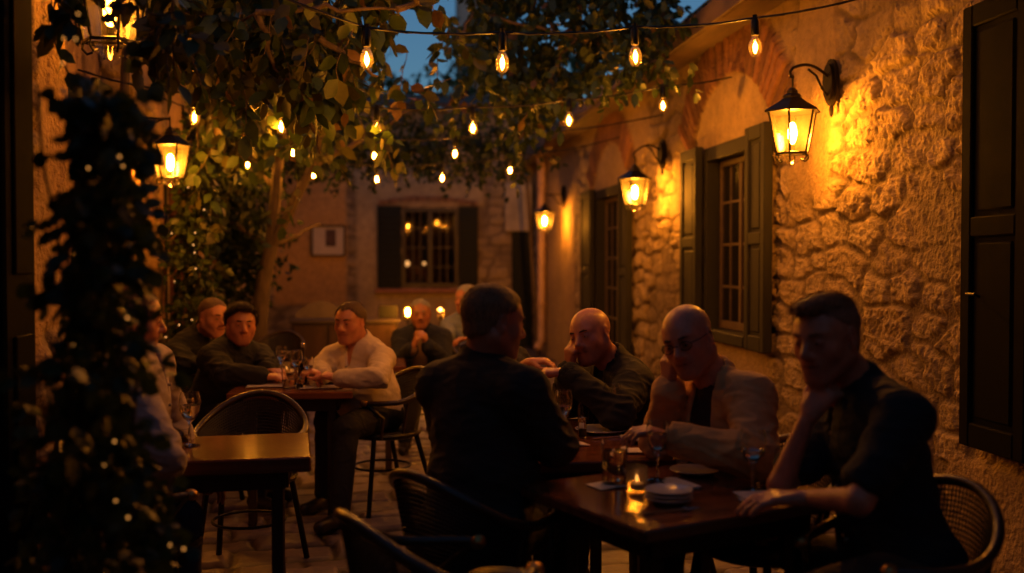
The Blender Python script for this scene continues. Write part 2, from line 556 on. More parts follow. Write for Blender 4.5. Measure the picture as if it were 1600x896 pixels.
def paving():
    r = random.Random(5)
    res = .0145
    us = np.arange(-2.3, 2.9, res); vs = np.concatenate([np.arange(1.6, 9, res), np.arange(9, 17.3, .08)])
    U, V = np.meshgrid(us, vs, indexing='ij')
    a = math.radians(8)
    U2 = U * math.cos(a) + V * math.sin(a); V2 = -U * math.sin(a) + V * math.cos(a)
    lay = block_layout(-6, 8, -2, 20, .15, .27, .15, .42, r)
    h, body, h1, h2, h3 = masonry(U2, V2, lay, joint=.020, warp=.035, relief=.020, rough=.005, stripe=.0, seed=4.4)
    col = np.stack([.15 + .14 * h1, .115 + .11 * h1, .10 + .09 * h1 + .04 * h2], -1)
    col = col * body[..., None] + np.array([.05, .035, .025]) * (1 - body[..., None])
    col *= (.6 + .7 * fbm(U * 2, V * 2, 4))[..., None]
    X = np.stack([U, V, h - .016], -1)
    nu, nv = U.shape
    I = np.arange(nu * nv).reshape(nu, nv)
    F = np.stack([I[:-1, :-1], I[1:, :-1], I[1:, 1:], I[:-1, 1:]], -1).reshape(-1, 4)
    m = principled('worn_flagstone', (1, 1, 1), .48, attr=True, noise=.3, nscale=11, bump=.5, bscale=50, bdist=.006)
    tag(np_obj('paving', X.reshape(-1, 3), F, m, None, col=col.reshape(-1, 3)), kind='structure')
paving()

# ------------------------------------------------------------------ right stone house
house = empty('stone_house', (WX, 4, 0), 'long stone and stucco house with shuttered windows and wall lanterns, on the right', 'house')
WINS = [(6.62, 7.66, .92, 2.26), (10.35, 11.75, .45, 2.22)]
NEARWIN = (2.6, 3.56, .74, 2.42)
def right_style(U, V, h, col):
    n = fbm(U * 1.3 + 4, V * 1.3, 3)
    stucco = np.array([.42, .29, .15]) * (.8 + .4 * fbm(U * 2.2, V * 2.2, 4))[..., None]
    sh = (fbm(U * 5, V * 5, 4) - .5) * .022 + (fbm(U * 24, V * 24, 2) - .5) * .006 + .03
    m = np.zeros_like(U)
    # stucco field over and under the windows, ragged edges
    for (a, b, z0, z1) in WINS + [(13.4, 15.2, 1.0, 2.2)]:
        cen = (a + b) / 2; half = (b - a) / 2 + .27
        e = half - np.abs(U - cen) + (n - .5) * .45
        m = np.maximum(m, sstep(-.02, .03, e))
    m = np.maximum(m, sstep(2.75, 2.82, V + (n - .5) * 1.1 - .25 * np.exp(-((U - 5.2) / .6) ** 2)) * sstep(5.9, 6.1, U))
    m = np.maximum(m, sstep(.0, .03, .26 - np.abs(U - 5.78 + (V - 2.0) * .12) + (n - .5) * .25) * sstep(1.75, 1.85, V))
    m = np.maximum(m, sstep(.62, .58, V) * sstep(4.3, 4.2, U))
    col = col * (1 - m[..., None]) + stucco * m[..., None]
    h = h * (1 - m) + sh * m
    # relieving brick arches
    for (a, b, z0, z1) in WINS:
        cen = (a + b) / 2; R = 1.10; cz = z1 + .52 - R
        d = np.hypot(U - cen, V - cz); th = np.arctan2(U - cen, V - cz)
        am = sstep(R - .01, R + .015, d + (n - .5) * .06) * (1 - sstep(R + .36, R + .42, d + (n - .5) * .12)) * (np.abs(th) < .98) * (V > z1 - .02)
        q = th * 15. + .25 * (n - .5); fr = np.abs(q - np.round(q))
        br = sstep(.04, .16, .5 - fr)
        k = np.round(q).astype(int)
        hh = _G[(k * 7 + 3) & 255, (k * 3) & 255]
        bh = .030 + br * .026 * (.6 + hh) + (fbm(U * 20, V * 20, 3) - .5) * .014
        bc = (np.array([.25, .11, .055]) * (.55 + .8 * hh)[..., None]) * br[..., None] + np.array([.20, .12, .07]) * (1 - br[..., None])
        h = h * (1 - am) + bh * am
        col = col * (1 - am[..., None]) + bc * am[..., None]
    return h, col
def rw(name, u0, u1, res, seed, ops, **kw):
    return wall_grid(name, M_stone, house, (WX, 0, 0), (0, 1, 0), (-1, 0, 0), u0, u1, 0, 3.45, res, seed, ops, right_style, **kw)
M_blackpaint = principled('black_green_paint', (.006, .006, .005), .85, spec=.06, noise=.3, nscale=9)
rlay_unused = block_layout(0, 19, -.5, 4, .10, .27, .18, .5, random.Random(21))
rw('wall', 2.0, 4.1, .015, 21, [NEARWIN], relief=.013, rough=.012, stripe=.014, warp=.03)
rw('wall', 4.1, 6.3, .0072, 21, [], relief=.013, rough=.013, stripe=.015, warp=.03)
rw('wall', 6.3, 10.2, .0125, 21, [WINS[0]], relief=.03, rough=.014, stripe=.006)
rw('wall', 10.2, 17.05, .028, 21, [WINS[1]], relief=.028, rough=.014, stripe=.0)
# solid body behind the face, roof, fascia, gutter, pipe
b_ = MB()
for (y0, y1, z0, z1) in [(2.0, 2.6, 0, 3.44), (2.6, 3.56, 0, .74), (2.6, 3.56, 2.42, 3.44), (3.56, 6.62, 0, 3.44), (6.62, 7.66, 0, .92), (6.62, 7.66, 2.26, 3.44),
                         (7.66, 10.35, 0, 3.44), (10.35, 11.75, 0, .45), (10.35, 11.75, 2.22, 3.44), (11.75, 17.0, 0, 3.44)]:
    b_.box((WX + .02, y0, z0), (WX + .5, y1, z1))
b_.box((WX + .9, 2, 0), (WX + 1.0, 17, 3.44))
b_.build('wall_core', M_stucco, house, world=True, smooth=False)
def tiled_roof(parent, x0, z0, x1, z1, y0, y1, name='roof'):
    n = int(abs(y1 - y0) / .11)
    ys = np.linspace(y0, y1, n * 4 + 1); ts = np.linspace(0, 1, 22)
    Y, T = np.meshgrid(ys, ts, indexing='ij')
    prof = np.abs(np.sin((Y - y0) / .22 * math.pi)) * .045
    step = (T * 21 % 1) * -.02
    X = np.stack([x0 + (x1 - x0) * T, Y, z0 + (z1 - z0) * T + prof + step * 0 + .03], -1)
    nu, nv = Y.shape; I = np.arange(nu * nv).reshape(nu, nv)
    F = np.stack([I[:-1, :-1], I[1:, :-1], I[1:, 1:], I[:-1, 1:]], -1).reshape(-1, 4)
    o = np_obj(name, X.reshape(-1, 3), F, M_roof, parent)
    return o
# the courtyard goes on behind the viewer: unseen side walls, added to cut sky fill
m = MB(); m.box((WX, -5.5, 0), (WX + .5, 2.0, 3.45)); m.build('wall', M_stucco, house, world=True, smooth=False)
rf = tiled_roof(house, 2.22, 3.16, 6.5, 5.4, 2.0, 17.3)
m = MB()
m.slab([(2.22, 2.0, 3.13), (6.5, 2.0, 5.37), (6.5, 17.3, 5.37), (2.22, 17.3, 3.13)], (0, 0, 1), .03)
m.build('roof_boards', M_darkwood, house, world=True, smooth=False)
m = MB(); m.box((2.19, 2.0, 3.05), (2.22, 17.2, 3.20), .006); m.build('fascia', M_fascia, house, world=True)
m = MB(); m.box((2.22, 2.0, 3.05), (2.46, 17.0, 3.07)); m.build('soffit', M_fascia, house, world=True)
m = MB()
m.tube([(2.36, 15.4, 3.06), (2.36, 15.4, 3.0), (2.38, 15.4, 2.9), (2.38, 15.4, .25), (2.30, 15.36, .12)], .065, 14)
for z in (.8, 1.7, 2.6): m.tube([(2.38, 15.4, z - .02), (2.38, 15.4, z + .02)], .078, 14)
m.build('downpipe', M_pipe, house, world=True)

def window_right(win, ny, nz, shut_near, shut_far, depth=.12, framem=M_green):
    y0, y1, z0, z1 = win
    f = MB()
    # reveal lining and outer frame
    t = .055
    xo = WX - .05; xi = WX + depth
    f.box((xo, y0 - .01, z0 - .05), (xi, y0 + t, z1 + .05), .006); f.box((xo, y1 - t, z0 - .05), (xi, y1 + .01, z1 + .05), .006)
    f.box((xo, y0 + t, z1 - t), (xi, y1 - t, z1 + .05), .006); f.box((xo - .05, y0 - .02 + t, z0 - .06), (xi, y1 - t + .02, z0 + .02), .008)
    w = f.build('window', framem, house, world=True)
    s = MB(); xs = WX + .055
    a0, a1, b0, b1 = y0 + t, y1 - t, z0 + .02, z1 - t
    s.box((xs, a0, b0), (xs + .035, a0 + .045, b1), .004); s.box((xs, a1 - .045, b0), (xs + .035, a1, b1), .004)
    s.box((xs, a0 + .045, b0), (xs + .035, a1 - .045, b0 + .06), .004); s.box((xs, a0 + .045, b1 - .045), (xs + .035, a1 - .045, b1), .004)
    ym = (a0 + a1) / 2
    s.box((xs - .004, ym - .025, b0 + .06), (xs + .038, ym + .025, b1 - .045), .004)
    for k in range(1, ny):
        y = a0 + (a1 - a0) * k / ny
        if abs(y - ym) > .05: s.box((xs + .004, y - .009, b0 + .06), (xs + .03, y + .009, b1 - .045), .002)
    for k in range(1, nz):
        z = b0 + (b1 - b0) * k / nz
        s.box((xs + .007, a0 + .045, z - .010), (xs + .028, a1 - .045, z + .010), .002)
    s.build('sash', M_sash, w, world=True)
    p = MB(); p.box((xs + .014, a0 + .02, b0 + .02), (xs + .019, a1 - .02, b1 - .02)); p.build('pane', M_window, w, world=True, smooth=False)
    q = MB()
    for (yy, wd) in ((a0 + .08, .26), (a1 - .34, .26)):
        n = 14
        pts = [(WX + .2 + .018 * math.sin(k * 2.3), yy + wd * k / n, b1) for k in range(n + 1)]
        low = [(x, y, b0 + .02) for x, y, z in pts]
        q.add(pts + low, [(k, k + 1, n + 2 + k, n + 1 + k) for k in range(n)])
    q.build('curtain', principled('heavy_curtain', (.12, .05, .03), .9, noise=.3), w, world=True)
    for (sa, sb) in (shut_near, shut_far):
        h = MB(); x0, x1 = WX - .115, WX - .055
        za, zb = z0 - .06, z1 + .07
        h.box((x0, sa, za), (x1, sa + .07, zb), .006); h.box((x0, sb - .07, za), (x1, sb, zb), .006)
        h.box((x0, sa + .07, za), (x1, sb - .07, za + .10), .006); h.box((x0, sa + .07, zb - .09), (x1, sb - .07, zb), .006)
        zm = (za + zb) / 2
        h.box((x0, sa + .07, zm - .04), (x1, sb - .07, zm + .04), .006)
        h.box((x0 + .018, sa + .06, za + .05), (x1 - .01, sb - .06, zb - .05))
        for (p0, p1) in ((za + .12, zm - .06), (zm + .06, zb - .11)):
            h.box((x0 + .008, sa + .095, p0), (x1 - .005, sb - .095, p1), .012)
        h.build('shutter', framem, w, world=True)
    return w
window_right(WINS[0], 4, 4, (6.24, 6.60), (7.68, 8.10))
window_right(WINS[1], 4, 5, (9.93, 10.33), (11.77, 12.35))
w3 = window_right(NEARWIN, 2, 4, (2.16, 2.56), (3.57, 4.01), framem=M_blackpaint)
# small iron latch on the nearest shutter
m = MB(); m.tube([(WX - .118, 3.86, 1.3), (WX - .14, 3.86, 1.31), (WX - .14, 3.92, 1.31)], .006, 8); m.build('shutter_latch', M_iron, w3, world=True)

# ------------------------------------------------------------------ left house
lh = empty('plastered_house', (LX, 6, 0), 'dark house with timber jambs and shutters along the left side of the courtyard', 'house')
LWIN = (5.7, 6.75, .9, 2.5); LDOOR = (8.75, 9.75, 0.0, 2.25)
def left_style(U, V, h, col):
    n = fbm(U * 1.1 + 14, V * 1.1, 3)
    m = sstep(.40, .46, n)
    st = np.array([.46, .29, .15]) * (.8 + .4 * fbm(U * 2.2, V * 2.2, 4))[..., None]
    return h * (1 - m) + m * (.03 + (fbm(U * 6, V * 6, 4) - .5) * .03), col * (1 - m[..., None]) + st * m[..., None]
wall_grid('wall', M_stone, lh, (LX, 0, 0), (0, 1, 0), (1, 0, 0), 2.0, 9.9, 0, 3.5, .03, 33, [LWIN, LDOOR], left_style, relief=.03, rough=.014)
wall_grid('wall', M_stone, lh, (LX, 0, 0), (0, 1, 0), (1, 0, 0), 9.9, 17.0, 0, 3.5, .05, 34, [], None, relief=.03, rough=.014)
m = MB()
m.box((LX - .5, 2, 0), (LX - .01, 5.7, 3.5)); m.box((LX - .5, 5.7, 0), (LX - .012, 6.75, .9)); m.box((LX - .5, 5.7, 2.5), (LX - .012, 6.75, 3.5))
m.box((LX - .5, 6.75, 0), (LX - .01, 8.75, 3.5)); m.box((LX - .5, 8.75, 2.25), (LX - .012, 9.75, 3.5)); m.box((LX - .5, 9.75, 0), (LX - .01, 17, 3.5))
m.build('wall_core', M_stucco, lh, world=True, smooth=False)
m = MB(); m.slab([(LX + .25, 2, 3.42), (LX - 3.5, 2, 5.3), (LX - 3.5, 17.2, 5.3), (LX + .25, 17.2, 3.42)], (0, 0, 1), .08); m.build('roof', M_roof, lh, world=True, smooth=False)
m = MB(); m.box((LX - .5, -5.5, 0), (LX, 2.0, 3.5)); m.build('wall', M_stucco, lh, world=True, smooth=False)  # unseen left wall behind the viewer, added against the sky fill
# timber jambs and green shutter by the doorway, dark window
m = MB(); m.box((LX - .06, 8.62, 0), (LX + .10, 8.76, 2.32), .01); m.box((LX - .06, 9.74, 0), (LX + .10, 9.88, 2.32), .01); m.box((LX - .06, 8.76, 2.25), (LX + .10, 9.74, 2.37), .01)
dr = m.build('door', principled('red_brown_paint', (.17, .055, .03), .55, noise=.3, nscale=8), lh, world=True)
m = MB(); m.box((LX - .12, 8.77, .02), (LX - .07, 9.73, 2.24), .01)
for z in (.3, 1.2): m.box((LX - .07, 8.92, z), (LX - .055, 9.58, z + .75), .012)
m.build('door_leaf', M_darkgreen, dr, world=True)
m = MB(); m.box((LX - .05, 5.7, .85), (LX + .06, 5.8, 2.55), .01); m.box((LX - .05, 6.65, .85), (LX + .06, 6.75, 2.55), .01)
m.box((LX - .05, 5.8, 2.43), (LX + .06, 6.65, 2.53), .01); m.box((LX - .05, 5.8, .85), (LX + .09, 6.65, .93), .01)
lw = m.build('window', M_darkgreen, lh, world=True)
m = MB(); m.box((LX - .04, 5.8, .93), (LX - .03, 6.65, 2.43)); m.build('pane', M_window, lw, world=True, smooth=False)
m = MB(); m.box((LX + .075, 6.72, .8), (LX + .12, 7.1, 2.6), .01); m.box((LX + .12, 6.79, .95), (LX + .128, 7.03, 2.45), .006); m.build('shutter', M_darkgreen, lw, world=True)

# stone pier with the second lantern
def pier(x0, x1, y0, y1, z1, seed, label, mat=M_stone):
    e = empty('stone_pier', ((x0 + x1) / 2, (y0 + y1) / 2, 0), label, 'pier', 'stone piers on the left')
    def st(U, V, h, col):
        n = fbm(U * 1.4 + seed, V * 1.1, 3); mm = sstep(.42, .5, n)
        s2 = np.array([.50, .32, .16]) * (.75 + .5 * fbm(U * 3, V * 3, 4))[..., None]
        # long vertical ridges like gnarled old masonry
        hh = .02 + (fbm(U * 9 + seed, V * 2.2, 4) - .5) * .07
        return h * (1 - mm) + hh * mm, col * (1 - mm[..., None]) + s2 * mm[..., None]
    wall_grid('side', mat, e, (x1, 0, 0), (0, 1, 0), (1, 0, 0), y0 - .02, y1 + .02, 0, z1, .016, seed, (), st, relief=.03, rough=.02)
    wall_grid('front', mat, e, (0, y0, 0), (1, 0, 0), (0, -1, 0), x0, x1 + .02, 0, z1, .016, seed + 1, (), st, relief=.03, rough=.02)
    c = MB(); c.box((x0, y0 + .005, 0), (x1 - .005, y1, z1 + .02)); c.build('core', M_stucco, e, world=True, smooth=False)
    return e
pier(LX - .1, -1.74, 7.15, 8.3, 3.4, 41, 'knobbly lit stone pier that a lantern hangs from, left of the doorway')
pr = pier(-2.1, -1.27, 3.5, 4.28, 3.4, 47, 'rough stone pier at the far left edge, nearest the camera, behind the ivy')
m = MB(); m.box((-1.245, 3.42, 0), (-1.19, 3.70, 2.9), .01); m.box((-1.19, 3.48, .2), (-1.178, 3.64, 1.2), .006); m.box((-1.19, 3.48, 1.4), (-1.178, 3.64, 2.6), .006)  # black panel added over the pier face to give its dark strip
e = empty('added_dark_panel', (-1.23, 3.6, 0), 'tall black panel added on the stone pier to darken the far left edge', 'shutter')
m.build('panel', M_blackpaint, e, world=True)
for z in (.5, 2.4):
    m = MB(); m.box((-1.2, 3.69, z), (-1.175, 3.76, z + .12), .006); m.build('hinge', M_iron, e, world=True)

# ------------------------------------------------------------------ far house
fh = empty('ochre_house', (0.4, FY, 0), 'ochre plastered house closing the far end of the courtyard, with one big shuttered window', 'house')
fwl = PYp(628, 400, FY).x; fwr = PYp(716, 400, FY).x
zt, zb_ = PYp(668, 326, FY).z, PYp(668, 448, FY).z
dxl = PYp(799, 400, FY).x; dxr = WX - .05
dzt = PYp(815, 362, FY).z
FOPS = [(fwl, fwr, zb_, zt)]
X = lambda px: PYp(px, 400, FY).x
def far_style(U, V, h, col):
    n = fbm(U * 1.7, V * 1.7 + 9, 3)
    def area(x0, x1, z0, z1, s=.10):
        return sstep(-.03, .03, np.minimum(np.minimum(U - x0, x1 - U), np.minimum(V - z0, z1 - V)) + (n - .5) * s)
    pl = np.array([.52, .39, .22]) * (.78 + .4 * fbm(U * 2.5, V * 2.5, 4))[..., None]
    oc = np.array([.66, .38, .13]) * (.88 + .22 * fbm(U * 1.5, V * 1.5, 3))[..., None]
    a = area(X(428), X(541), .75, PYp(480, 268, FY).z, .02); col = col * (1 - a[..., None]) + oc * a[..., None]; h = h * (1 - a) + .012 * a
    a = np.maximum(area(X(556), X(592), .3, 2.9, .03), area(X(586), X(756), PYp(600, 322, FY).z, PYp(600, 284, FY).z, .05))
    a = np.maximum(a, area(X(575), X(765), .35, PYp(600, 455, FY).z, .12))
    col = col * (1 - a[..., None]) + pl * a[..., None]; h = h * (1 - a) + .04 * a
    # shallow brick arch over the window
    cx = (X(590) + X(745)) / 2; hw = (X(745) - X(590)) / 2
    top = zt + .03 + .09 * (1 - ((U - cx) / hw) ** 2)
    am = sstep(0, .01, V - top + .005) * sstep(0, .02, top + .10 - V) * (np.abs(U - cx) < hw)
    q = np.abs((U * 11) % 1 - .5); bc = np.array([.25, .13, .07]) * (.6 + .6 * sstep(.05, .15, .5 - q))[..., None]
    col = col * (1 - am[..., None]) + bc * am[..., None]; h = h * (1 - am) + .06 * am
    return h, col
wall_grid('wall', M_stone, fh, (0, FY, 0), (1, 0, 0), (0, -1, 0), LX, WX + .1, 0, 3.95, .035, 55, FOPS, far_style, relief=.02, rough=.012, stripe=0)
m = MB(); m.box((LX, FY + 1.8, 0), (WX, FY + 1.9, 3.4)); m.box((LX, FY + .02, 0), (fwl, FY + .3, 3.95)); m.box((fwr, FY + .02, 0), (WX, FY + .3, 3.95)); m.box((fwl, FY + .02, 0), (fwr, FY + .3, zb_)); m.box((fwl, FY + .02, zt), (fwr, FY + .3, 3.95))
m.build('wall_core', M_stucco, fh, world=True, smooth=False)
m = MB(); m.slab([(LX - 1, FY - .2, 3.96), (WX + 1, FY - .2, 3.96), (WX + 1, FY + 3.5, 4.7), (LX - 1, FY + 3.5, 4.7)], (0, 0, 1), .08); m.build('roof', M_roof, fh, world=True, smooth=False)
# its window
m = MB(); t = .06
m.box((fwl - .01, FY - .03, zb_), (fwl + t, FY + .12, zt), .005); m.box((fwr - t, FY - .03, zb_), (fwr + .01, FY + .12, zt), .005)
m.box((fwl + t, FY - .03, zt - t), (fwr - t, FY + .12, zt + .01), .005); m.box((fwl + t, FY - .03, zb_ - .01), (fwr - t, FY + .12, zb_ + t), .005)
xm = (fwl + fwr) / 2; m.box((xm - .04, FY - .02, zb_ + t), (xm + .04, FY + .1, zt - t), .005)
fw = m.build('window', M_darkwood, fh, world=True)
m = MB()
for s0, s1 in ((fwl + t, xm - .04), (xm + .04, fwr - t)):
    for k in (1, 2): x = s0 + (s1 - s0) * k / 3; m.box((x - .008, FY + .03, zb_ + t), (x + .008, FY + .06, zt - t))
    for k in (1, 2, 3): z = zb_ + (zt - zb_) * k / 4; m.box((s0, FY + .032, z - .008), (s1, FY + .058, z + .008))
m.build('sash', M_darkwood, fw, world=True, smooth=False)
m = MB(); m.box((fwl + .03, FY + .07, zb_ + .03), (fwr - .03, FY + .075, zt - .03)); m.build('pane', thin_glass('far_pane', (.5, .45, .4), .12), fw, world=True, smooth=False)
m = MB()
n = 24
for (x0, x1) in ((fwl + .05, xm - .10), (xm + .06, fwr - .05)):
    pts = [(x0 + (x1 - x0) * k / n, FY + .45 + .03 * math.sin(k * 1.9), zt) for k in range(n + 1)]
    m.add(pts + [(x, y, zb_) for x, y, z in pts], [(k, k + 1, n + 2 + k, n + 1 + k) for k in range(n)])
m.build('curtain', principled('amber_curtain', (.28, .13, .05), .9, noise=.3), fw, world=True)
for (x0, x1) in ((X(590), fwl - .01), (fwr + .01, X(746))):
    m = MB(); m.box((x0, FY - .11, zb_ - .02), (x1, FY - .07, zt + .03), .006)
    n = 11
    for k in range(n):
        z = zb_ + .06 + (zt - zb_ - .1) * k / n
        m.box((x0 + .05, FY - .125, z), (x1 - .05, FY - .108, z + .055), .004)
    m.build('shutter', M_darkgreen, fw, world=True)
m = MB(); m.box((X(586), FY - .17, zb_ - .10), (X(750), FY + .0, zb_ - .03), .01); m.build('sill', principled('brick_sill', (.36, .16, .09), .8, noise=.3), fw, world=True)
m = MB(); m.box((dxl, FY - .10, .02), (dxr, FY - .05, dzt), .01)
for z in (.3, 1.1): m.box((dxl + .08, FY - .115, z), (dxr - .08, FY - .10, z + .65), .01)
d = m.build('door', M_darkgreen, fh, world=True)
m = MB(); m.ball((dxr - .1, FY - .13, 1.0), .025); m.build('handle', M_iron, d, world=True)
# plaster above the door
m = MB(); m.box((dxl - .12, FY - .14, dzt), (dxr, FY - .06, 2.75), .02); m.build('lintel', M_plaster, fh, world=True)
# roof window blocks behind: a tall grey tower seen through the leaves
tw = empty('stone_tower', (2.0, 30, 0), 'tall pale grey tower rising behind the roofs against the dusk sky', 'tower')
m = MB(); a = PYp(716, 60, 30).x; b = PYp(775, 60, 30).x
m.box((a, 30, 0), (b, 31.2, 9.6), .05); m.build('wall', principled('grey_limestone', (.32, .31, .33), .9, noise=.3, nscale=2, bump=.5), tw, world=True)
m = MB(); m.box((a - .1, 29.9, 9.6), (b + .1, 31.3, 9.85), .04); m.build('cornice', M_plaster, tw, world=True)

# picture on the ochre wall
pc = empty('framed_picture', PYp(512, 375, FY - .08), 'framed print with a wide pale mount and a dark motif on the ochre wall', 'picture')
a = PYp(486, 352, FY - .06); b = PYp(540, 401, FY - .06)
m = MB(); x0, x1, z1, z0 = a.x, b.x, a.z, b.z; y = FY - .06
m.box((x0, y - .02, z0), (x0 + .03, y + .03, z1)); m.box((x1 - .03, y - .02, z0), (x1, y + .03, z1)); m.box((x0 + .03, y - .02, z0), (x1 - .03, y + .03, z0 + .03)); m.box((x0 + .03, y - .02, z1 - .03), (x1 - .03, y + .03, z1))
m.build('frame', M_darkwood, pc, world=True, smooth=False)
m = MB(); m.box((x0 + .03, y, z0 + .03), (x1 - .03, y + .02, z1 - .03)); m.build('mount', principled('pale_paper', (.6, .5, .38), .8, noise=.08), pc, world=True, smooth=False)
m = MB(); xa = x0 + (x1 - x0) * .42; xb = x0 + (x1 - x0) * .72
m.box((xa, y - .004, z0 + .16), (xb, y - .001, z1 - .07)); m.build('print', principled('dark_print', (.05, .03, .03), .7, col2=(.14, .07, .05), nscale=9), pc, world=True, smooth=False)

# sideboard, bench back, dark box, candle lights at the far end
sb = empty('sideboard', Q(540, 14.2, 0), 'long low wooden sideboard standing in front of the ochre wall', 'sideboard')
sy = 14.0; xl = PYp(455, 500, sy).x; xr = PYp(622, 500, sy).x; zt_ = PYp(540, 500, sy).z
m = MB(); m.box((xl - .03, sy - .03, zt_ - .04), (xr + .03, sy + .48, zt_), .008); m.build('top', principled('worn_grey_oak', (.14, .105, .085), .6, noise=.3, nscale=5, stretch=(.2, 1, 1)), sb, world=True)
m = MB(); m.box((xl, sy, .12), (xr, sy + .45, zt_ - .045), .008); m.build('cabinet', M_darkwood, sb, world=True)
for k in range(3):
    x0 = xl + .03 + (xr - xl - .03) * k / 3; x1 = xl + (xr - xl - .03) * (k + 1) / 3
    m = MB(); m.box((x0, sy - .018, .16), (x1, sy - .001, zt_ - .08), .006); dd = m.build('door', principled('stained_oak_panel', (.09, .045, .025), .5, noise=.4, nscale=7, stretch=(1, 1, .2)), sb, world=True)
    m = MB(); m.ball(((x0 + x1) / 2 + .1, sy - .03, .5), .012); m.build('knob', M_iron, dd, world=True)
for x in (xl + .05, xr - .05):
    for y in (sy + .05, sy + .4):
        m = MB(); m.box((x - .03, y - .03, 0), (x + .03, y + .03, .12), .004); m.build('leg', M_darkwood, sb, world=True)
bx = empty('slate_board', PYp(607, 500, 14.3), 'small black framed slate standing on the right end of the sideboard', 'slate board')
a = PYp(591, 477, 14.25); b = PYp(622, 501, 14.25)
m = MB(); m.box((a.x, 14.25, zt_ + .003), (b.x, 14.28, a.z), .004); m.build('frame', M_darkwood, bx, world=True)
m = MB(); m.box((a.x + .02, 14.243, zt_ + .022), (b.x - .02, 14.248, a.z - .02)); m.build('slate', principled('slate', (.012, .012, .012), .5), bx, world=True, smooth=False)
bb = empty('arched_bench', Q(500, 14.9, 0), 'pale bench with an arched back half hidden behind the sideboard', 'bench')
a = PYp(462, 500, 14.8); b = PYp(540, 500, 14.8); top = PYp(500, 470, 14.8).z; base = PYp(500, 490, 14.8).z
pts = [(a.x, 14.8, .5)] + [(a.x + (b.x - a.x) * t, 14.8, base + (top - base) * math.sin(math.pi * t)) for t in np.linspace(0, 1, 15)] + [(b.x, 14.8, .5)]
M_benchpaint = principled('bench_paint', (.22, .17, .13), .7, noise=.3)
m = MB(); m.slab(pts, (0, 1, 0), .05); m.build('backrest', M_benchpaint, bb, world=True)
m = MB(); m.box((a.x, 14.55, .42), (b.x, 14.85, .47), .01); m.build('seat', M_plaster, bb, world=True)
for x in (a.x + .04, b.x - .04):
    m = MB(); m.box((x - .03, 14.6, 0), (x + .03, 14.66, .42)); m.build('leg', M_plaster, bb, world=True)
# globe lamp in the room behind the far window
gl = empty('globe_lamp', PYp(619, 412, FY + .35), 'small round glowing globe lamp seen in the left of the far window', 'lamp')
a = PYp(640, 412, FY + .3); 
m = MB(); m.ball(PYp(636, 412, FY + .3), .045); m.build('globe', emit('globe_glow', (1, .55, .2), 6), gl, world=True)
m = MB(); p = PYp(636, 412, FY + .3); m.tube([(p.x, p.y, zb_), (p.x, p.y, p.z - .05)], .012); m.lathe([(.06, 0), (.05, .02), (.01, .03)], 16, cx=p.x, cy=p.y, z0=zb_ - .0); m.build('stand', M_iron, gl, world=True)
gl2 = copy_tree(gl); gl2.location = gl.location + Vector((.36, .0, 0.0)); gl2['label'] = 'second faint globe lamp further right inside the far window'; gl2.scale = (.6, .6, .6)
gl['group'] = gl2['group'] = 'globe lamps inside the far window'

bh = empty('unseen_rear_house', (0, -5.6, 0), 'plain plastered house added unseen behind the viewer to cut the sky light', 'house')  # unseen house, added behind the viewer to block sky fill
m = MB(); m.box((LX - .5, -6.4, 0), (WX + .5, -5.5, 4.6)); m.build('wall', M_stucco, bh, world=True, smooth=False)
m = MB(); m.box((-.5, -5.5, 0), (.6, -5.46, 2.1), .01); m.build('door', M_darkgreen, bh, world=True)

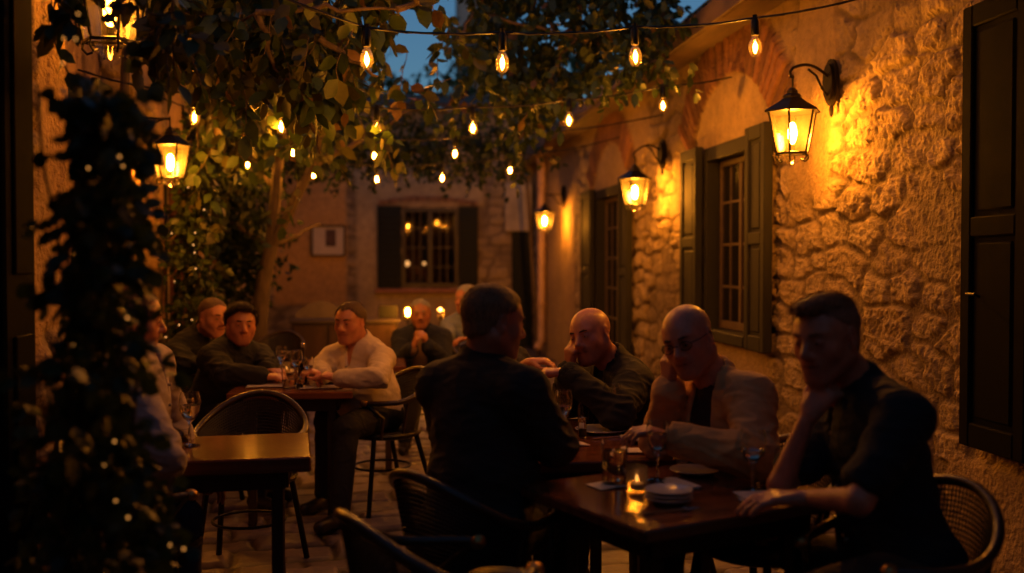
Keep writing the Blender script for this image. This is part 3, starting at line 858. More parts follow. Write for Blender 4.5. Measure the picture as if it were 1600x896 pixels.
# ------------------------------------------------------------------ wall lanterns
def lantern(pos, plate, label, scale=1.0, straight=False, seg=6, base_plate=True, lampm=None):
    """pos: centre of the glass body; plate: where the bracket meets the wall"""
    pos = Vector(pos); plate = Vector(plate)
    t = empty('wall_lantern', plate, label, 'lantern', 'wall lanterns of the courtyard')
    s = scale; out = Vector((pos.x - plate.x, pos.y - plate.y, 0)); od = out.normalized()
    H = .228 * s; rt = .135 * s; rb = .088 * s
    top = pos + Vector((0, 0, H / 2)); bot = pos - Vector((0, 0, H / 2))
    hook = top + Vector((0, 0, .195 * s))
    # bracket
    m = MB()
    pl = plate
    if base_plate:
        side = Vector((-od.y, od.x, 0))
        for k, (hw, hh, th) in enumerate(((.055, .13, .02), (.04, .10, .04))):
            o = []
            for a in range(20):
                an = 2 * math.pi * a / 20
                o.append(pl + side * (hw * s * math.cos(an)) + Vector((0, 0, hh * s * math.sin(an))))
            m.slab(o, od, th * s)
        m.ball(pl + Vector((0, 0, -.15 * s)) + od * .01, (.014 * s, .014 * s, .04 * s), 8, 6)
        m.build('wall_plate', M_iron, t, world=True)
        m = MB()
    a = pl + od * .03 + Vector((0, 0, .03 * s))
    if straight:
        m.tube([pl, Vector((hook.x, hook.y, pl.z))], .009 * s, 8)
        m.tube([pl + Vector((0, 0, -.13 * s)), pl + od * out.length * .3 + Vector((0, 0, -.13 * s)), pl + od * out.length * .55 + Vector((0, 0, -.03 * s)), Vector((hook.x, hook.y, pl.z)) - od * .03], .007 * s, 8)
        m.tube([Vector((hook.x, hook.y, pl.z)), hook], .005 * s, 6)
    else:
        pts = []
        L = out.length
        for k in range(15):
            q = k / 14
            x = .03 + (L - .03) * q; z = a.z + (.05 * s) * math.sin(q * math.pi * .9) + (hook.z + .02 - a.z) * q ** 2
            pts.append(Vector((pl.x, pl.y, 0)) + od * x + Vector((0, 0, z)))
        e = pts[-1]
        pts += [e + od * .018 + Vector((0, 0, -.02)), e + od * .012 + Vector((0, 0, -.045)), e + od * -.005 + Vector((0, 0, -.05))]
        m.tube(pts, .0085 * s, 8)
        p2 = [pl + od * .03 + Vector((0, 0, -.08 * s)), pl + od * (L * .28) + Vector((0, 0, -.035 * s)), pl + od * (L * .42) + Vector((0, 0, .03 * s)), pl + od * (L * .62) + Vector((0, 0, .062 * s))]
        m.tube(p2, .007 * s, 8)
    m.build('arm', M_iron, t, world=True)
    # crown, cap
    m = MB()
    m.tube([hook, hook + Vector((0, 0, -.07 * s))], .006 * s, 8)
    M0 = Matrix.Translation(top)
    m.lathe([(.155 * s, -.008 * s), (.158 * s, 0), (.15 * s, .006 * s), (.095 * s, .038 * s), (.052 * s, .068 * s), (.054 * s, .080 * s), (.045 * s, .088 * s), (.03 * s, .095 * s), (.032 * s, .108 * s), (.012 * s, .125 * s), (0, .13 * s)], seg, M0)
    m.build('cap', M_iron, t, world=True, angle=20)
    # frame bars
    m = MB()
    for k in range(seg):
        an = 2 * math.pi * k / seg
        d = Vector((math.cos(an), math.sin(an), 0))
        m.tube([top + d * rt, bot + d * rb], .0062 * s, 6)
        an2 = 2 * math.pi * (k + 1) / seg; d2 = Vector((math.cos(an2), math.sin(an2), 0))
        m.tube([top + d * rt, top + d2 * rt], .006 * s, 6); m.tube([bot + d * rb, bot + d2 * rb], .0065 * s, 6)
        # little curled feet
        q = bot + d * rb
        m.tube([q, q + d * .004 * s + Vector((0, 0, -.025 * s)), q - d * .012 * s + Vector((0, 0, -.042 * s)), q - d * .03 * s + Vector((0, 0, -.035 * s))], .0045 * s, 6)
    m.tube([bot + Vector((rb * .9, 0, 0)), bot - Vector((rb * .9, 0, 0))], .005 * s, 6)
    m.build('frame', M_iron, t, world=True)
    m = MB(); g0 = .97
    for k in range(seg):
        a1 = 2 * math.pi * k / seg; a2 = 2 * math.pi * (k + 1) / seg
        d1 = Vector((math.cos(a1), math.sin(a1), 0)); d2 = Vector((math.cos(a2), math.sin(a2), 0))
        m.quad(bot + d1 * rb * g0, bot + d2 * rb * g0, top + d2 * rt * g0, top + d1 * rt * g0)
    m.build('glass', M_lampglass, t, world=True, smooth=False)
    m = MB(); c = pos + Vector((0, 0, -.005 * s))
    m.ball(c, (.024 * s, .024 * s, .058 * s), 10, 8); m.build('lamp', lampm or M_lamp, t, world=True)
    m = MB(); m.tube([c - Vector((0, 0, .058 * s)), bot], .014 * s, 8); m.build('socket', M_iron, t, world=True)
    # clear glass cup under the body
    m = MB(); m.lathe([(0, -.06 * s), (.025 * s, -.055 * s), (.045 * s, -.03 * s), (.055 * s, -.002 * s)], 14, Matrix.Translation(bot)); m.build('glass_cup', M_bulbglass, t, world=True)
    return t

p1 = PXp(1238, 207, 2.19); pl1 = PXp(1297, 132, WX - .045)
lantern((p1.x, p1.y, p1.z), (WX - .05, p1.y + .07, pl1.z), 'nearest wall lantern on the rough stones right of the big window, on a scrolled arm', 1.0)
p2 = PXp(992, 300, 2.17); pl2 = PXp(1034, 245, WX)
lantern(p2, (WX - .05, p2.y + .1, pl2.z), 'wall lantern between the two right-hand windows, middle one of that wall', 1.0)
p3 = PXp(851, 345, 2.17)
lantern(p3, (WX - .05, p3.y + .05, PXp(886, 305, WX).z), 'farthest wall lantern, beside the pink downpipe', .98, straight=True)
p4 = PXp(266, 253, -1.46)
lantern(p4, (-1.72, p4.y + .02, PXp(228, 196, -1.7).z), 'lantern hanging from the stone pier on the left on a straight bracket', 1.0, straight=True)
p5 = P(172, 14, 4.0)
lantern(p5, (-1.25, p5.y + .02, p5.z + .22), 'blurred lantern cut by the top left corner of the picture, above the ivy', 1.15, straight=True, lampm=M_lampdim)

# ------------------------------------------------------------------ festoon strings
M_cord = principled('black_cord', (.012, .01, .009), .6, noise=.2)
def festoon(Yd, pts, ends, label, glass=1.0):
    """pts: bulb centres (world); ends: the two wire ends"""
    t = empty('string_lights', ends[0], label, 'string lights', 'strings of bulbs across the courtyard')
    kn = [Vector(ends[0])] + [Vector(p) + Vector((0, 0, .135)) for p in pts] + [Vector(ends[1])]
    path = []
    for i in range(len(kn) - 1):
        a, b = kn[i], kn[i + 1]
        for k in range(10):
            q = k / 10; p = a.lerp(b, q); p.z -= .05 * (b - a).length * 4 * q * (1 - q) * .5
            path.append(p)
    path.append(kn[-1])
    m = MB(); m.tube(path, .0055, 6)
    off = [p + Vector((.008 * math.sin(i * 1.3), .008 * math.cos(i * 1.3), .006 * math.sin(i * 1.3 + 1))) for i, p in enumerate(path)]
    m.tube(off, .0035, 5); m.build('wire', M_cord, t, world=True)
    first = None
    for i, p in enumerate(pts):
        p = Vector(p)
        if first is None:
            s = MB(); s.lathe([(.0, .135), (.012, .133), (.018, .12), (.02, .06), (.017, .052), (0, .05)], 12); s.tube([(0, 0, .13), (0, 0, .15)], .012, 8)
            so = s.build('socket', M_black, t); so.location = p - t.location
            b = MB(); b.lathe([(.012, .055), (.013, .045), (.022, .032), (.030, .008), (.031, -.012), (.025, -.034), (.012, -.047), (0, -.05)], 16)
            bo = b.build('bulb', M_bulbglass, so)
            f = MB(); f.tube([(-.005, 0, .02), (-.007, 0, -.02)], .0035, 5); f.tube([(.005, 0, .02), (.007, 0, -.02)], .0035, 5); f.tube([(0, 0, .05), (0, 0, .022)], .004, 6)
            f.build('filament', M_fil, bo) if False else None
            ff = MB(); ff.ball((0, 0, -.004), (.0095, .0095, .023), 8, 6)
            fo = ff.build('filament', M_fil, so)
            first = so
        else:
            c = first.copy(); COL.objects.link(c); c.parent = t; c.location = p - t.location
            c.rotation_euler = (random.uniform(-.05, .05), random.uniform(-.05, .05), random.uniform(0, 3))
            for ch in first.children:
                d = ch.copy(); COL.objects.link(d); d.parent = c
    return t
def along(y0, y1, lst, x0=-1.9, x1=2.5):
    out = []
    for px, py in lst:
        v = ray(px, py)
        # plane from (x0,y0) to (x1,y1)
        k = (y1 - y0) / (x1 - x0)
        s = (y0 - k * x0) / (v.y - k * v.x)
        out.append(_C + v * s)
    return out
A = along(4.45, 4.75, [(573, 92), (785, 98), (993, 88), (1180, 73)])
festoon(0, A, [(-1.27, 4.05, 2.86), (WX - .02, 4.76, 2.78)], 'nearest string of large warm bulbs, highest across the picture')
B = along(6.1, 7.05, [(304, 183), (439, 198), (588, 202), (739, 200), (889, 188), (1036, 165)])
festoon(0, B, [(-1.86, 6.6, 2.62), (WX - .04, 7.08, 2.76)], 'second string of bulbs, ending on the brick arch over the big window')
C_ = along(8.2, 8.8, [(457, 239), (585, 243), (711, 240)])
festoon(0, C_, [(-1.8, 8.3, 2.75), (WX - .04, 8.9, 2.75)], 'third string with three bulbs, behind the leaves')
D = along(9.7, 10.3, [(387, 256), (490, 273), (589, 280), (691, 278), (797, 266)])
festoon(0, D, [(-1.86, 9.95, 2.8), (WX - .04, 10.5, 2.75)], 'farthest string with five small bulbs, lowest across the picture')

# ------------------------------------------------------------------ foliage
LEAF = np.array([[0, 0, 0], [.26, .30, .035], [.24, .68, .02], [0, 1, -.06], [-.24, .68, .02], [-.26, .30, .035], [0, .32, -.02], [0, .68, -.03]])
LEAF_F = np.array([[0, 1, 6, 6], [0, 6, 5, 5], [1, 2, 7, 6], [6, 7, 4, 5], [2, 3, 7, 7], [7, 3, 4, 4]])
def leaves(name, pos, tdir, size, cols, parent, r, width=1.0):
    """pos (n,3), tdir (n,3) direction of each leaf blade"""
    n = len(pos)
    t = tdir / np.linalg.norm(tdir, axis=1, keepdims=True)
    q = r.normal(size=(n, 3)); sd = np.cross(t, q); sd /= np.linalg.norm(sd, axis=1, keepdims=True) + 1e-9
    up = np.cross(sd, t)
    L = size[:, None, None]
    V = pos[:, None, :] + L * (LEAF[None, :, 0:1] * sd[:, None, :] * width + LEAF[None, :, 1:2] * t[:, None, :] + LEAF[None, :, 2:3] * up[:, None, :])
    # droop
    dr = (LEAF[:, 1] ** 2)[None, :, None] * L * r.uniform(-.1, .3, n)[:, None, None]
    V[:, :, 2:3] -= dr
    F = []
    tri = [(0, 1, 6), (0, 6, 5), (1, 2, 6), (2, 7, 6), (6, 7, 5), (7, 4, 5), (2, 3, 7), (7, 3, 4)]
    base = np.arange(n)[:, None, None] * 8
    F = (base + np.array(tri)[None]).reshape(-1, 3)
    C3 = np.repeat(cols, 8, axis=0)
    return np_obj(name, V.reshape(-1, 3), F, M_leaf, parent, col=C3, smooth=True)

def leaf_cols(n, r, dark=.5):
    dark = dark + .08
    a = r.random(n)[:, None]
    g1 = np.array([.045, .075, .018]); g2 = np.array([.12, .115, .028]); g3 = np.array([.17, .10, .03])
    c = np.where(a < dark, g1, np.where(a < .965, g2 * .8, g3 * .8))
    return c * r.uniform(.5, 1.1, (n, 1))

def spray(centres, n_twigs, r, length=(.2, .45), lsize=(.06, .095), down=.7, per=9):
    """twigs scattered in ellipsoids (cx,cy,cz,rx,ry,rz,weight); returns leaf arrays and twig paths"""
    w = np.array([c[6] for c in centres]); w = w / w.sum()
    pos = []; dirs = []; size = []; tw = []
    for i in range(n_twigs):
        c = centres[r.choice(len(centres), p=w)]
        v = r.normal(size=3); v /= np.linalg.norm(v); v *= r.random() ** (1 / 2.6)
        p = np.array(c[:3]) + v * np.array(c[3:6])
        d = r.normal(size=3) * .6 + np.array([0, 0, -down]) + v * .5; d /= np.linalg.norm(d)
        L = r.uniform(*length); path = []
        q = p.copy()
        for k in range(per):
            d = d + r.normal(size=3) * .12 + np.array([0, 0, -.06]); d /= np.linalg.norm(d)
            q = q + d * L / per; path.append(q.copy())
            for rep in range(1 if k < per - 1 else 2):
                s = np.cross(d, r.normal(size=3)); s /= np.linalg.norm(s) + 1e-9
                pos.append(q.copy()); dirs.append(d * .6 + s * .9 + np.array([0, 0, -.25])); size.append(r.uniform(*lsize))
        tw.append(path)
    return np.array(pos), np.array(dirs), np.array(size), tw

def branch(m, a, b, r0, r1, r, n=9, wob=.08, sag=0.):
    a = np.array(a, float); b = np.array(b, float); L = np.linalg.norm(b - a)
    pts = []; off = np.zeros(3)
    for k in range(n + 1):
        t = k / n; off = off * .8 + r.normal(size=3) * wob * L * .12 * (1 if 0 < k < n else 0)
        pts.append(tuple(a + (b - a) * t + off * math.sin(math.pi * t) + np.array([0, 0, -sag * 4 * t * (1 - t)])))
    m.tube(pts, [r0 + (r1 - r0) * k / n for k in range(n + 1)], 8)
    return pts

def wpt(px, py, d): v = P(px, py, d); return (v.x, v.y, v.z)
def ell(px, py, d, rx, rz, ry, w=1.0):
    """ellipsoid centre by place and depth, radii in metres"""
    c = wpt(px, py, d); return (*c, rx, ry, rz, w)

R_ = np.random.default_rng(11)
# courtyard tree, forked trunk behind the left diners
tr = empty('courtyard_tree', Q(402, 9.6, 0), 'slender tree with a forked trunk and wide dark crown behind the left diners', 'tree')
m = MB()
base = Vector(wpt(402, 558, 9.6)); base.z = 0
fork = wpt(424, 385, 9.6)
pts = [tuple(base), wpt(404, 500, 9.6), wpt(412, 440, 9.6), fork]
m.tube(pts, [.10, .085, .07, .065], 10)
branch(m, fork, wpt(436, 250, 9.5), .06, .045, R_, wob=.05)
branch(m, fork, wpt(487, 262, 9.4), .055, .04, R_, wob=.05)
for (a, b, r0) in ((wpt(436, 250, 9.5), wpt(360, 60, 8.6), .045), (wpt(436, 250, 9.5), wpt(470, 20, 8.2), .04), (wpt(487, 262, 9.4), wpt(640, 170, 9.6), .035),
                   (wpt(487, 262, 9.4), wpt(560, 60, 8.6), .035), (fork, wpt(330, 330, 9.6), .03), (fork, wpt(500, 350, 10), .025), (wpt(440, 300, 9.6), wpt(350, 230, 9.6), .03)):
    branch(m, a, b, r0, .012, R_, wob=.2)
m.build('trunk', M_bark, tr, world=True)
cr = [ell(350, 330, 9.8, .40, .5, .55, 1.2), ell(350, 225, 10.2, .5, .5, .5, 1.0), ell(450, 205, 11.0, .8, .4, .35, 1.0),
      ell(330, 120, 10.2, .8, .6, .5, 1.0), ell(450, 100, 10.2, .8, .6, .5, 1.2), ell(600, 208, 11.6, 1.0, .3, .16, .7), ell(360, 420, 10, .30, .35, .35, .6), ell(760, 215, 11.8, .8, .3, .16, .6)]
po, di, si, tw = spray(cr, 1500, R_, (.25, .5), (.055, .10), .5, 7)
leaves('crown', po, di, si, leaf_cols(len(po), R_, .92) * .7, tr, R_, 1.1)

# near leafy vine hanging over the courtyard from the left, lit by lantern and bulbs
vn = empty('overhead_vine', (-1.85, 6.9, 0), 'large-leaved vine hanging over the courtyard from the left pier, its lower leaves lit', 'vine')
m = MB()
stem = branch(m, (-1.70, 6.9, 0), (-1.62, 6.85, 3.0), .035, .028, R_, wob=.06)
limbs = [((-1.62, 6.85, 3.0), wpt(400, 20, 5.0)), (wpt(400, 20, 5.0), wpt(620, 15, 5.0)), ((-1.62, 6.85, 3.0), wpt(330, 90, 6.2)), (wpt(400, 20, 5.0), wpt(470, 140, 5.2)), (wpt(620, 15, 5.0), wpt(730, -30, 5.2)),
         (wpt(330, 90, 6.2), wpt(310, 230, 6.8)), (wpt(470, 140, 5.2), wpt(500, 240, 5.6)), (wpt(500, 60, 5.1), wpt(590, 120, 5.1))]
for a, b in limbs: branch(m, a, b, .018, .006, R_, wob=.25)
m.build('stem', M_bark, vn, world=True)
def band(px0, px1, f_lo, f_hi, d0, d1, n, r):
    """short hanging twigs filling the span between two heights, true 3-D depth range"""
    out = []
    for i in range(n):
        px = r.uniform(px0, px1); d = r.uniform(d0, d1)
        lo, hi = f_lo(px), f_hi(px)
        out.append(wpt(px, r.uniform(hi, lo), d))
    return out
def twigs_at(starts, r, length=(.15, .32), lsize=(.06, .1), down=.8, per=7):
    pos = []; dirs = []; size = []; path_l = []
    for p in starts:
        d = r.normal(size=3) * .5 + np.array([0, 0, -down]); d /= np.linalg.norm(d)
        L = r.uniform(*length); q = np.array(p, float); path = [q.copy()]
        for k in range(per):
            d = d + r.normal(size=3) * .15 + np.array([0, 0, -.08]); d /= np.linalg.norm(d)
            q = q + d * L / per; path.append(q.copy())
            s = np.cross(d, r.normal(size=3)); s /= np.linalg.norm(s) + 1e-9
            pos.append(q.copy()); dirs.append(d * .7 + s * .8); size.append(r.uniform(*lsize))
        pos.append(q.copy()); dirs.append(d); size.append(r.uniform(*lsize)); path_l.append(path)
    return np.array(pos), np.array(dirs), np.array(size), path_l
def interp(xs, ys): return lambda x: float(np.interp(x, xs, ys))
lo1 = interp([250, 290, 340, 400, 450, 500, 550, 580, 640, 700, 740], [-30, 60, 105, 145, 110, 130, 110, 70, 20, 0, -40])
hi1 = interp([250, 740], [-150, -150])
st = band(262, 555, lo1, hi1, 5.0, 6.4, 270, R_) + band(540, 700, interp([540, 580, 620, 700], [45, -5, -60, -90]), hi1, 5.0, 6.2, 40, R_) + band(300, 520, interp([300, 520], [175, 165]), interp([300, 520], [-20, -20]), 7.2, 8.6, 90, R_)
# trailing sprays
for (cx, cy, d, n, sx, sy) in ((478, 215, 7.2, 14, 24, 30), (520, 150, 6.3, 10, 26, 20), (620, 105, 6.3, 5, 35, 22), (700, 90, 6.4, 5, 16, 30), (330, 240, 8.3, 20, 24, 50), (350, 215, 7.6, 18, 32, 30),
                               (312, 340, 8.2, 12, 14, 40), (595, 210, 6.6, 4, 10, 14), (345, 260, 8.0, 10, 20, 25), (585, 20, 5.6, 10, 25, 25)):
    for _ in range(n): st.append(wpt(cx + R_.normal() * sx, cy + R_.normal() * sy - 25, d + R_.normal() * .25))
po, di, si, tw = twigs_at(st, R_, (.2, .4), lsize=(.07, .125), per=6)
leaves('foliage', po, di, si, leaf_cols(len(po), R_, .62), vn, R_, 1.25)
m = MB()
for p_ in tw[::2]: m.tube(p_, .0025, 4, caps=False)
two = m.build('twigs', M_bark, vn, world=True); two['kind'] = 'stuff'

# climber spilling from the right-hand roof
vr = empty('roof_vine', (2.36, 15.7, 0), 'dark climber spilling over the courtyard from the right-hand eaves', 'vine')
m = MB()
branch(m, (2.36, 15.7, 0), (2.16, 15.6, 3.0), .03, .024, R_, wob=.03); branch(m, (2.16, 15.6, 3.0), (2.14, 8.3, 3.1), .024, .018, R_, n=24, wob=.03)
for a, b in (((2.14, 8.3, 3.1), wpt(900, 60, 7.6)), (wpt(900, 60, 7.6), wpt(740, 20, 7.4)), ((2.14, 8.3, 3.1), wpt(1010, 60, 6.8)), (wpt(900, 60, 7.6), wpt(815, 190, 7.6)), (wpt(740, 20, 7.4), wpt(715, 60, 7.2))):
    branch(m, a, b, .016, .006, R_, wob=.2)
m.build('stem', M_bark, vr, world=True)
st = band(735, 1045, interp([735, 780, 830, 880, 930, 1000, 1045], [60, 130, 150, 125, 95, 75, 20]), interp([722, 1045], [-120, -120]), 7.3, 8.6, 560, R_)
for (cx, cy, d, n, sx, sy) in ((822, 185, 8.2, 26, 14, 35), (715, 60, 7.2, 10, 18, 40), (1025, 105, 7.4, 14, 18, 18), (960, 110, 7, 10, 30, 14), (760, 120, 7.8, 25, 40, 25), (690, 170, 9, 14, 50, 10), (880, 140, 7.6, 14, 30, 14)):
    for _ in range(n): st.append(wpt(cx + R_.normal() * sx, cy + R_.normal() * sy - 20, d + R_.normal() * .25))
po, di, si, tw = twigs_at(st, R_, lsize=(.055, .10))
leaves('foliage', po, di, si, leaf_cols(len(po), R_, .88) * .8, vr, R_, 1.15)

# unseen leaf canopy over the near tables, added to cut the sky fill
pg = empty('sky_blocking_vine', (-1.8, 1.2, 0), 'unseen vine canopy added above the near tables to cut the sky light', 'vine')
m = MB(); branch(m, (-1.82, 1.2, 0), (-1.8, 1.2, 3.1), .04, .03, R_, wob=.03)
for y in (-4, -2.2, -.4, 1.4, 3.2): branch(m, (-1.8, 1.2, 3.1), (2.4, y, 3.35), .02, .008, R_, n=12, wob=.06)
m.build('stem', M_bark, pg, world=True)
n = 5200
po = np.stack([R_.uniform(-1.9, 2.5, n), R_.uniform(-5.3, 3.9, n), 3.3 + R_.normal(size=n) * .13], -1)
po = po[~((np.abs(po[:, 0] + .2) < .55) & (po[:, 1] > .5) & (R_.random(n) < .85))]; n = len(po)  # canopy thinned along the middle so sky light reaches the paving
di = np.stack([R_.normal(size=n), R_.normal(size=n), -.5 + .3 * R_.normal(size=n)], -1)
leaves('foliage', po, di, R_.uniform(.09, .15, n), leaf_cols(n, R_, .7), pg, R_, 1.3)
# garden trees far behind the end house
def far_tree(px, d, h, rad, label, n, cols=.95):
    b = Q(px, d, 0)
    t = empty('garden_tree', b, label, 'tree', 'trees beyond the end house')
    m = MB(); m.tube([b, b + Vector((.1, 0, h * .35)), b + Vector((-.05, 0, h * .6))], [.22, .17, .10], 8); 
    for k in range(6):
        an = k * 1.05; branch(m, b + Vector((0, 0, h * .5)), b + Vector((math.cos(an) * rad * .7, math.sin(an) * rad * .7, h * .75)), .07, .02, R_, wob=.2)
    m.build('trunk', M_bark, t, world=True)
    cs = [(b.x + math.cos(k * 1.3) * rad * .5, b.y + math.sin(k * 1.3) * rad * .5, h * (.66 + .12 * math.sin(k * 2.1)), rad * .5, rad * .5, h * .16, 1) for k in range(7)]
    po, di, si, tw = spray(cs, n, R_, (.4, .8), (.16, .26), .3, 7)
    leaves('crown', po, di, si, leaf_cols(len(po), R_, cols), t, R_, 1.0)
far_tree(590, 23, 5.3, 2.3, 'low dark garden tree seen under the sky gap beyond the end house', 420)
far_tree(450, 24, 8.6, 2.8, 'tall dark tree rising behind the left part of the end house', 420)
far_tree(700, 25, 5.4, 1.8, 'small rounded tree right under the sky gap beyond the end house', 260)
far_tree(800, 23, 7.8, 2.6, 'dark tree rising behind the right end of the end house', 420)

# ivy-covered post close to the camera on the left
iv = empty('ivy_plant', Q(140, 2.4, 0), 'tall dark ivy threaded with tiny lights, close and blurred at the left edge', 'ivy')
m = MB()
pot = Q(140, 2.4, 0)
m.lathe([(.17, 0), (.19, .05), (.24, .38), (.26, .40), (.26, .44), (.22, .44), (.215, .36), (0, .35)], 24, cx=pot.x, cy=pot.y)
m.build('pot', principled('terracotta', (.25, .11, .06), .8, noise=.3), iv, world=True)
m = MB()
for k in range(5):
    a = pot + Vector((.06 * math.cos(k * 1.3), .06 * math.sin(k * 1.3), .36))
    branch(m, a, (a.x - .03 + .05 * math.cos(k * 2.1), a.y + .06 * math.sin(k * 2.1), 2.05 - .1 * k), .006, .003, R_, n=14, wob=.10)
m.build('stem', M_bark, iv, world=True)
prof = interp([60, 150, 230, 290, 330, 400, 470, 560, 650, 720, 800, 900, 1000], [12, 18, 20, 20, 40, 38, 42, 50, 58, 72, 84, 94, 96])
cen = interp([100, 200, 300, 400, 500, 600, 700, 800, 900], [148, 150, 160, 160, 150, 145, 148, 155, 160])
st = []
for _ in range(470):
    py = R_.uniform(130, 1020); w_ = prof(py)
    st.append(wpt(cen(py) + np.clip(R_.normal() * .5, -1.0, 1.0) * w_, py, 2.35 + R_.normal() * .10))
po, di, si, tw = twigs_at(st, R_, (.06, .15), (.03, .055), .4, 5)
leaves('foliage', po, di, si, leaf_cols(len(po), R_, .93) * .8, iv, R_, 1.5)
# upper left drooping leaves by the near lantern
st = [wpt(258 + R_.normal() * 12, 0 + R_.normal() * 45, 3.5 + R_.normal() * .15) for _ in range(34)] + [wpt(85 + R_.normal() * 12, -35 + R_.normal() * 20, 3.3) for _ in range(10)]
po, di, si, tw = twigs_at(st, R_, (.12, .25), (.05, .08), .7, 6)
uv = empty('hanging_ivy', wpt(215, -60, 3.6), 'blurred ivy sprays drooping beside the top left lantern', 'ivy')
leaves('foliage', po, di, si, leaf_cols(len(po), R_, .5), uv, R_, 1.2)
m = MB()
for p_ in tw: m.tube(p_, .003, 4, caps=False)
branch(m, wpt(215, -90, 3.6), wpt(215, 60, 3.6), .01, .004, R_, wob=.1); branch(m, wpt(215, -90, 3.6), wpt(70, -20, 3.2), .01, .004, R_, wob=.1)
m.build('stem', M_bark, uv, world=True)

# ivy column with lights beside the doorway
ic = empty('climbing_ivy', Q(300, 8.0, 0), 'green ivy column strung with tiny lights between the doorway and the tree', 'ivy')
m = MB(); branch(m, Q(300, 8.0, 0), Q(300, 8.0, 2.4), .02, .008, R_, n=14, wob=.06); m.build('stem', M_bark, ic, world=True)
st = [wpt(303 + R_.normal() * 13, R_.uniform(190, 520), 8.0 + R_.normal() * .12) for _ in range(230)]
po, di, si, tw = twigs_at(st, R_, (.12, .25), (.05, .08), .6, 6)
leaves('foliage', po, di, si, leaf_cols(len(po), R_, .8), ic, R_, 1.2)

def fairy(label, pts, r, group, mm=None):
    t = empty('fairy_lights', pts[0], label, 'fairy lights', group)
    m = MB(); m.tube([Vector(p) for p in pts], .0018, 4, caps=False); m.build('wire', M_cord, t, world=True)
    first = None
    for p in pts:
        if first is None:
            b = MB(); b.ball((0, 0, 0), r, 8, 6); first = b.build('bulb', mm or M_fairy, t); first.location = Vector(p) - t.location; c = first
        else:
            c = first.copy(); COL.objects.link(c); c.parent = t; c.location = Vector(p) - t.location
NEARL = [(122, 22), (100, 60), (118, 61), (98, 99), (162, 243), (138, 263), (187, 245), (192, 260), (145, 460), (199, 497), (153, 668), (179, 690), (162, 727), (83, 743), (181, 783), (200, 809), (187, 824), (266, 852), (287, 858), (115, 540)]
fairy('near string of tiny lights threaded down the blurred ivy', [wpt(x, y, 2.2 + .02 * math.sin(i * 2)) for i, (x, y) in enumerate(NEARL)],   .0026, 'tiny light strings in the ivy', M_fairydim)
FARL = [(330, 194), (314, 282), (312, 329), (319, 328), (294, 293), (305, 364), (304, 395), (306, 420), (284, 414), (273, 440), (268, 365), (302, 383), (259, 527), (300, 500), (280, 508)]
fairy('far string of tiny lights in the ivy column by the doorway', [wpt(x, y, 7.8) for x, y in FARL], .0048, 'tiny light strings in the ivy')
# ------------------------------------------------------------------ furniture
M_table = principled('varnished_tabletop', (.17, .058, .022), .15, rvar=.05, spec=.36, noise=.45, nscale=5, stretch=(.5, 5, 5), bump=.12, bscale=14, bdist=.002)
M_rattan = principled('dark_rattan', (.008, .0055, .004), .5, noise=.35, nscale=30, bump=.4, bscale=120)
M_cane = principled('bent_cane', (.040, .020, .009), .38, coat=.3, noise=.35, nscale=14, bump=.2, bscale=60)
M_brass = principled('brass_ring', (.45, .27, .09), .35, metal=.9)

def table(corners, label, thick=.04, legs=True, group=None, over=.0):
    """corners: four world points of the top, in order"""
    c = [Vector((p[0], p[1], 0)) for p in corners]
    cen = sum(c, Vector((0, 0, 0))) / 4
    u = ((c[1] - c[0]) + (c[2] - c[3])).normalized(); L = ((c[1] - c[0]).length + (c[2] - c[3]).length) / 2
    v = Vector((-u.y, u.x, 0)); Wd = ((c[3] - c[0]).length + (c[2] - c[1]).length) / 2
    t = empty('dining_table', cen, label, 'table', group or 'wooden dining tables', rz=math.atan2(u.y, u.x))
    m = MB(); m.box((-L / 2, -Wd / 2, .74 - thick), (L / 2, Wd / 2, .74), .006); m.build('tabletop', M_table, t)
    m = MB(); i = .09
    for y in (-Wd / 2 + i, Wd / 2 - i): m.box((-L / 2 + i, y - .011, .74 - thick - .075), (L / 2 - i, y + .011, .74 - thick - .001), .003)
    for x in (-L / 2 + i, L / 2 - i): m.box((x - .011, -Wd / 2 + i + .012, .74 - thick - .075), (x + .011, Wd / 2 - i - .012, .74 - thick - .001), .003)
    m.build('apron', M_darkwood, t)
    for x in (-L / 2 + i + .03, L / 2 - i - .03):
        for y in (-Wd / 2 + i + .03, Wd / 2 - i - .03):
            m = MB(); m.box((x - .022, y - .022, 0), (x + .022, y + .022, .74 - thick - .002), .004); m.build('leg', M_darkwood, t)
    return t
def prect(origin, ang, L, Wd):
    a = math.radians(ang); u = Vector((math.cos(a), math.sin(a), 0)); v = Vector((-u.y, u.x, 0)); o = Vector(origin)
    return [o, o + u * L, o + u * L + v * Wd, o + v * Wd]
# front right table
N_, L_, R2 = PZ(1008, 831, .74), PZ(806, 757, .74), PZ(1290, 790, .74)
u = (R2 - N_).normalized(); v = (L_ - N_); vl = v.length; pv = Vector((v.y, -v.x, 0)).normalized(); u = pv; 
c0 = N_; c1 = N_ + u * .78; c3 = N_ + v; c2 = c1 + v
table([c0, c1, c2, c3], 'square table nearest the camera at right, holding a votive candle and water glasses', .035)
FT = (c0, c1, c2, c3)
# left table
a = PZ(486, 714, .74); b = PZ(483, 676, .74)
w_ = (b - a); u = Vector((-w_.y, w_.x, 0)).normalized()
c0 = a; c1 = a + u * .98; c2 = c1 + w_ * 1.0; c3 = c0 + w_
table([c1, c0, c3, c2], 'empty glossy table at left with a single wine glass', .055)
# middle long table (two pushed together): far edge runs up the courtyard
mA = PZ(1072, 722, .74)
table(prect(mA + Vector((-.72, 0.03, 0)), 2, .74, .98), 'long table in the middle right with wine glasses between the three men', .04)
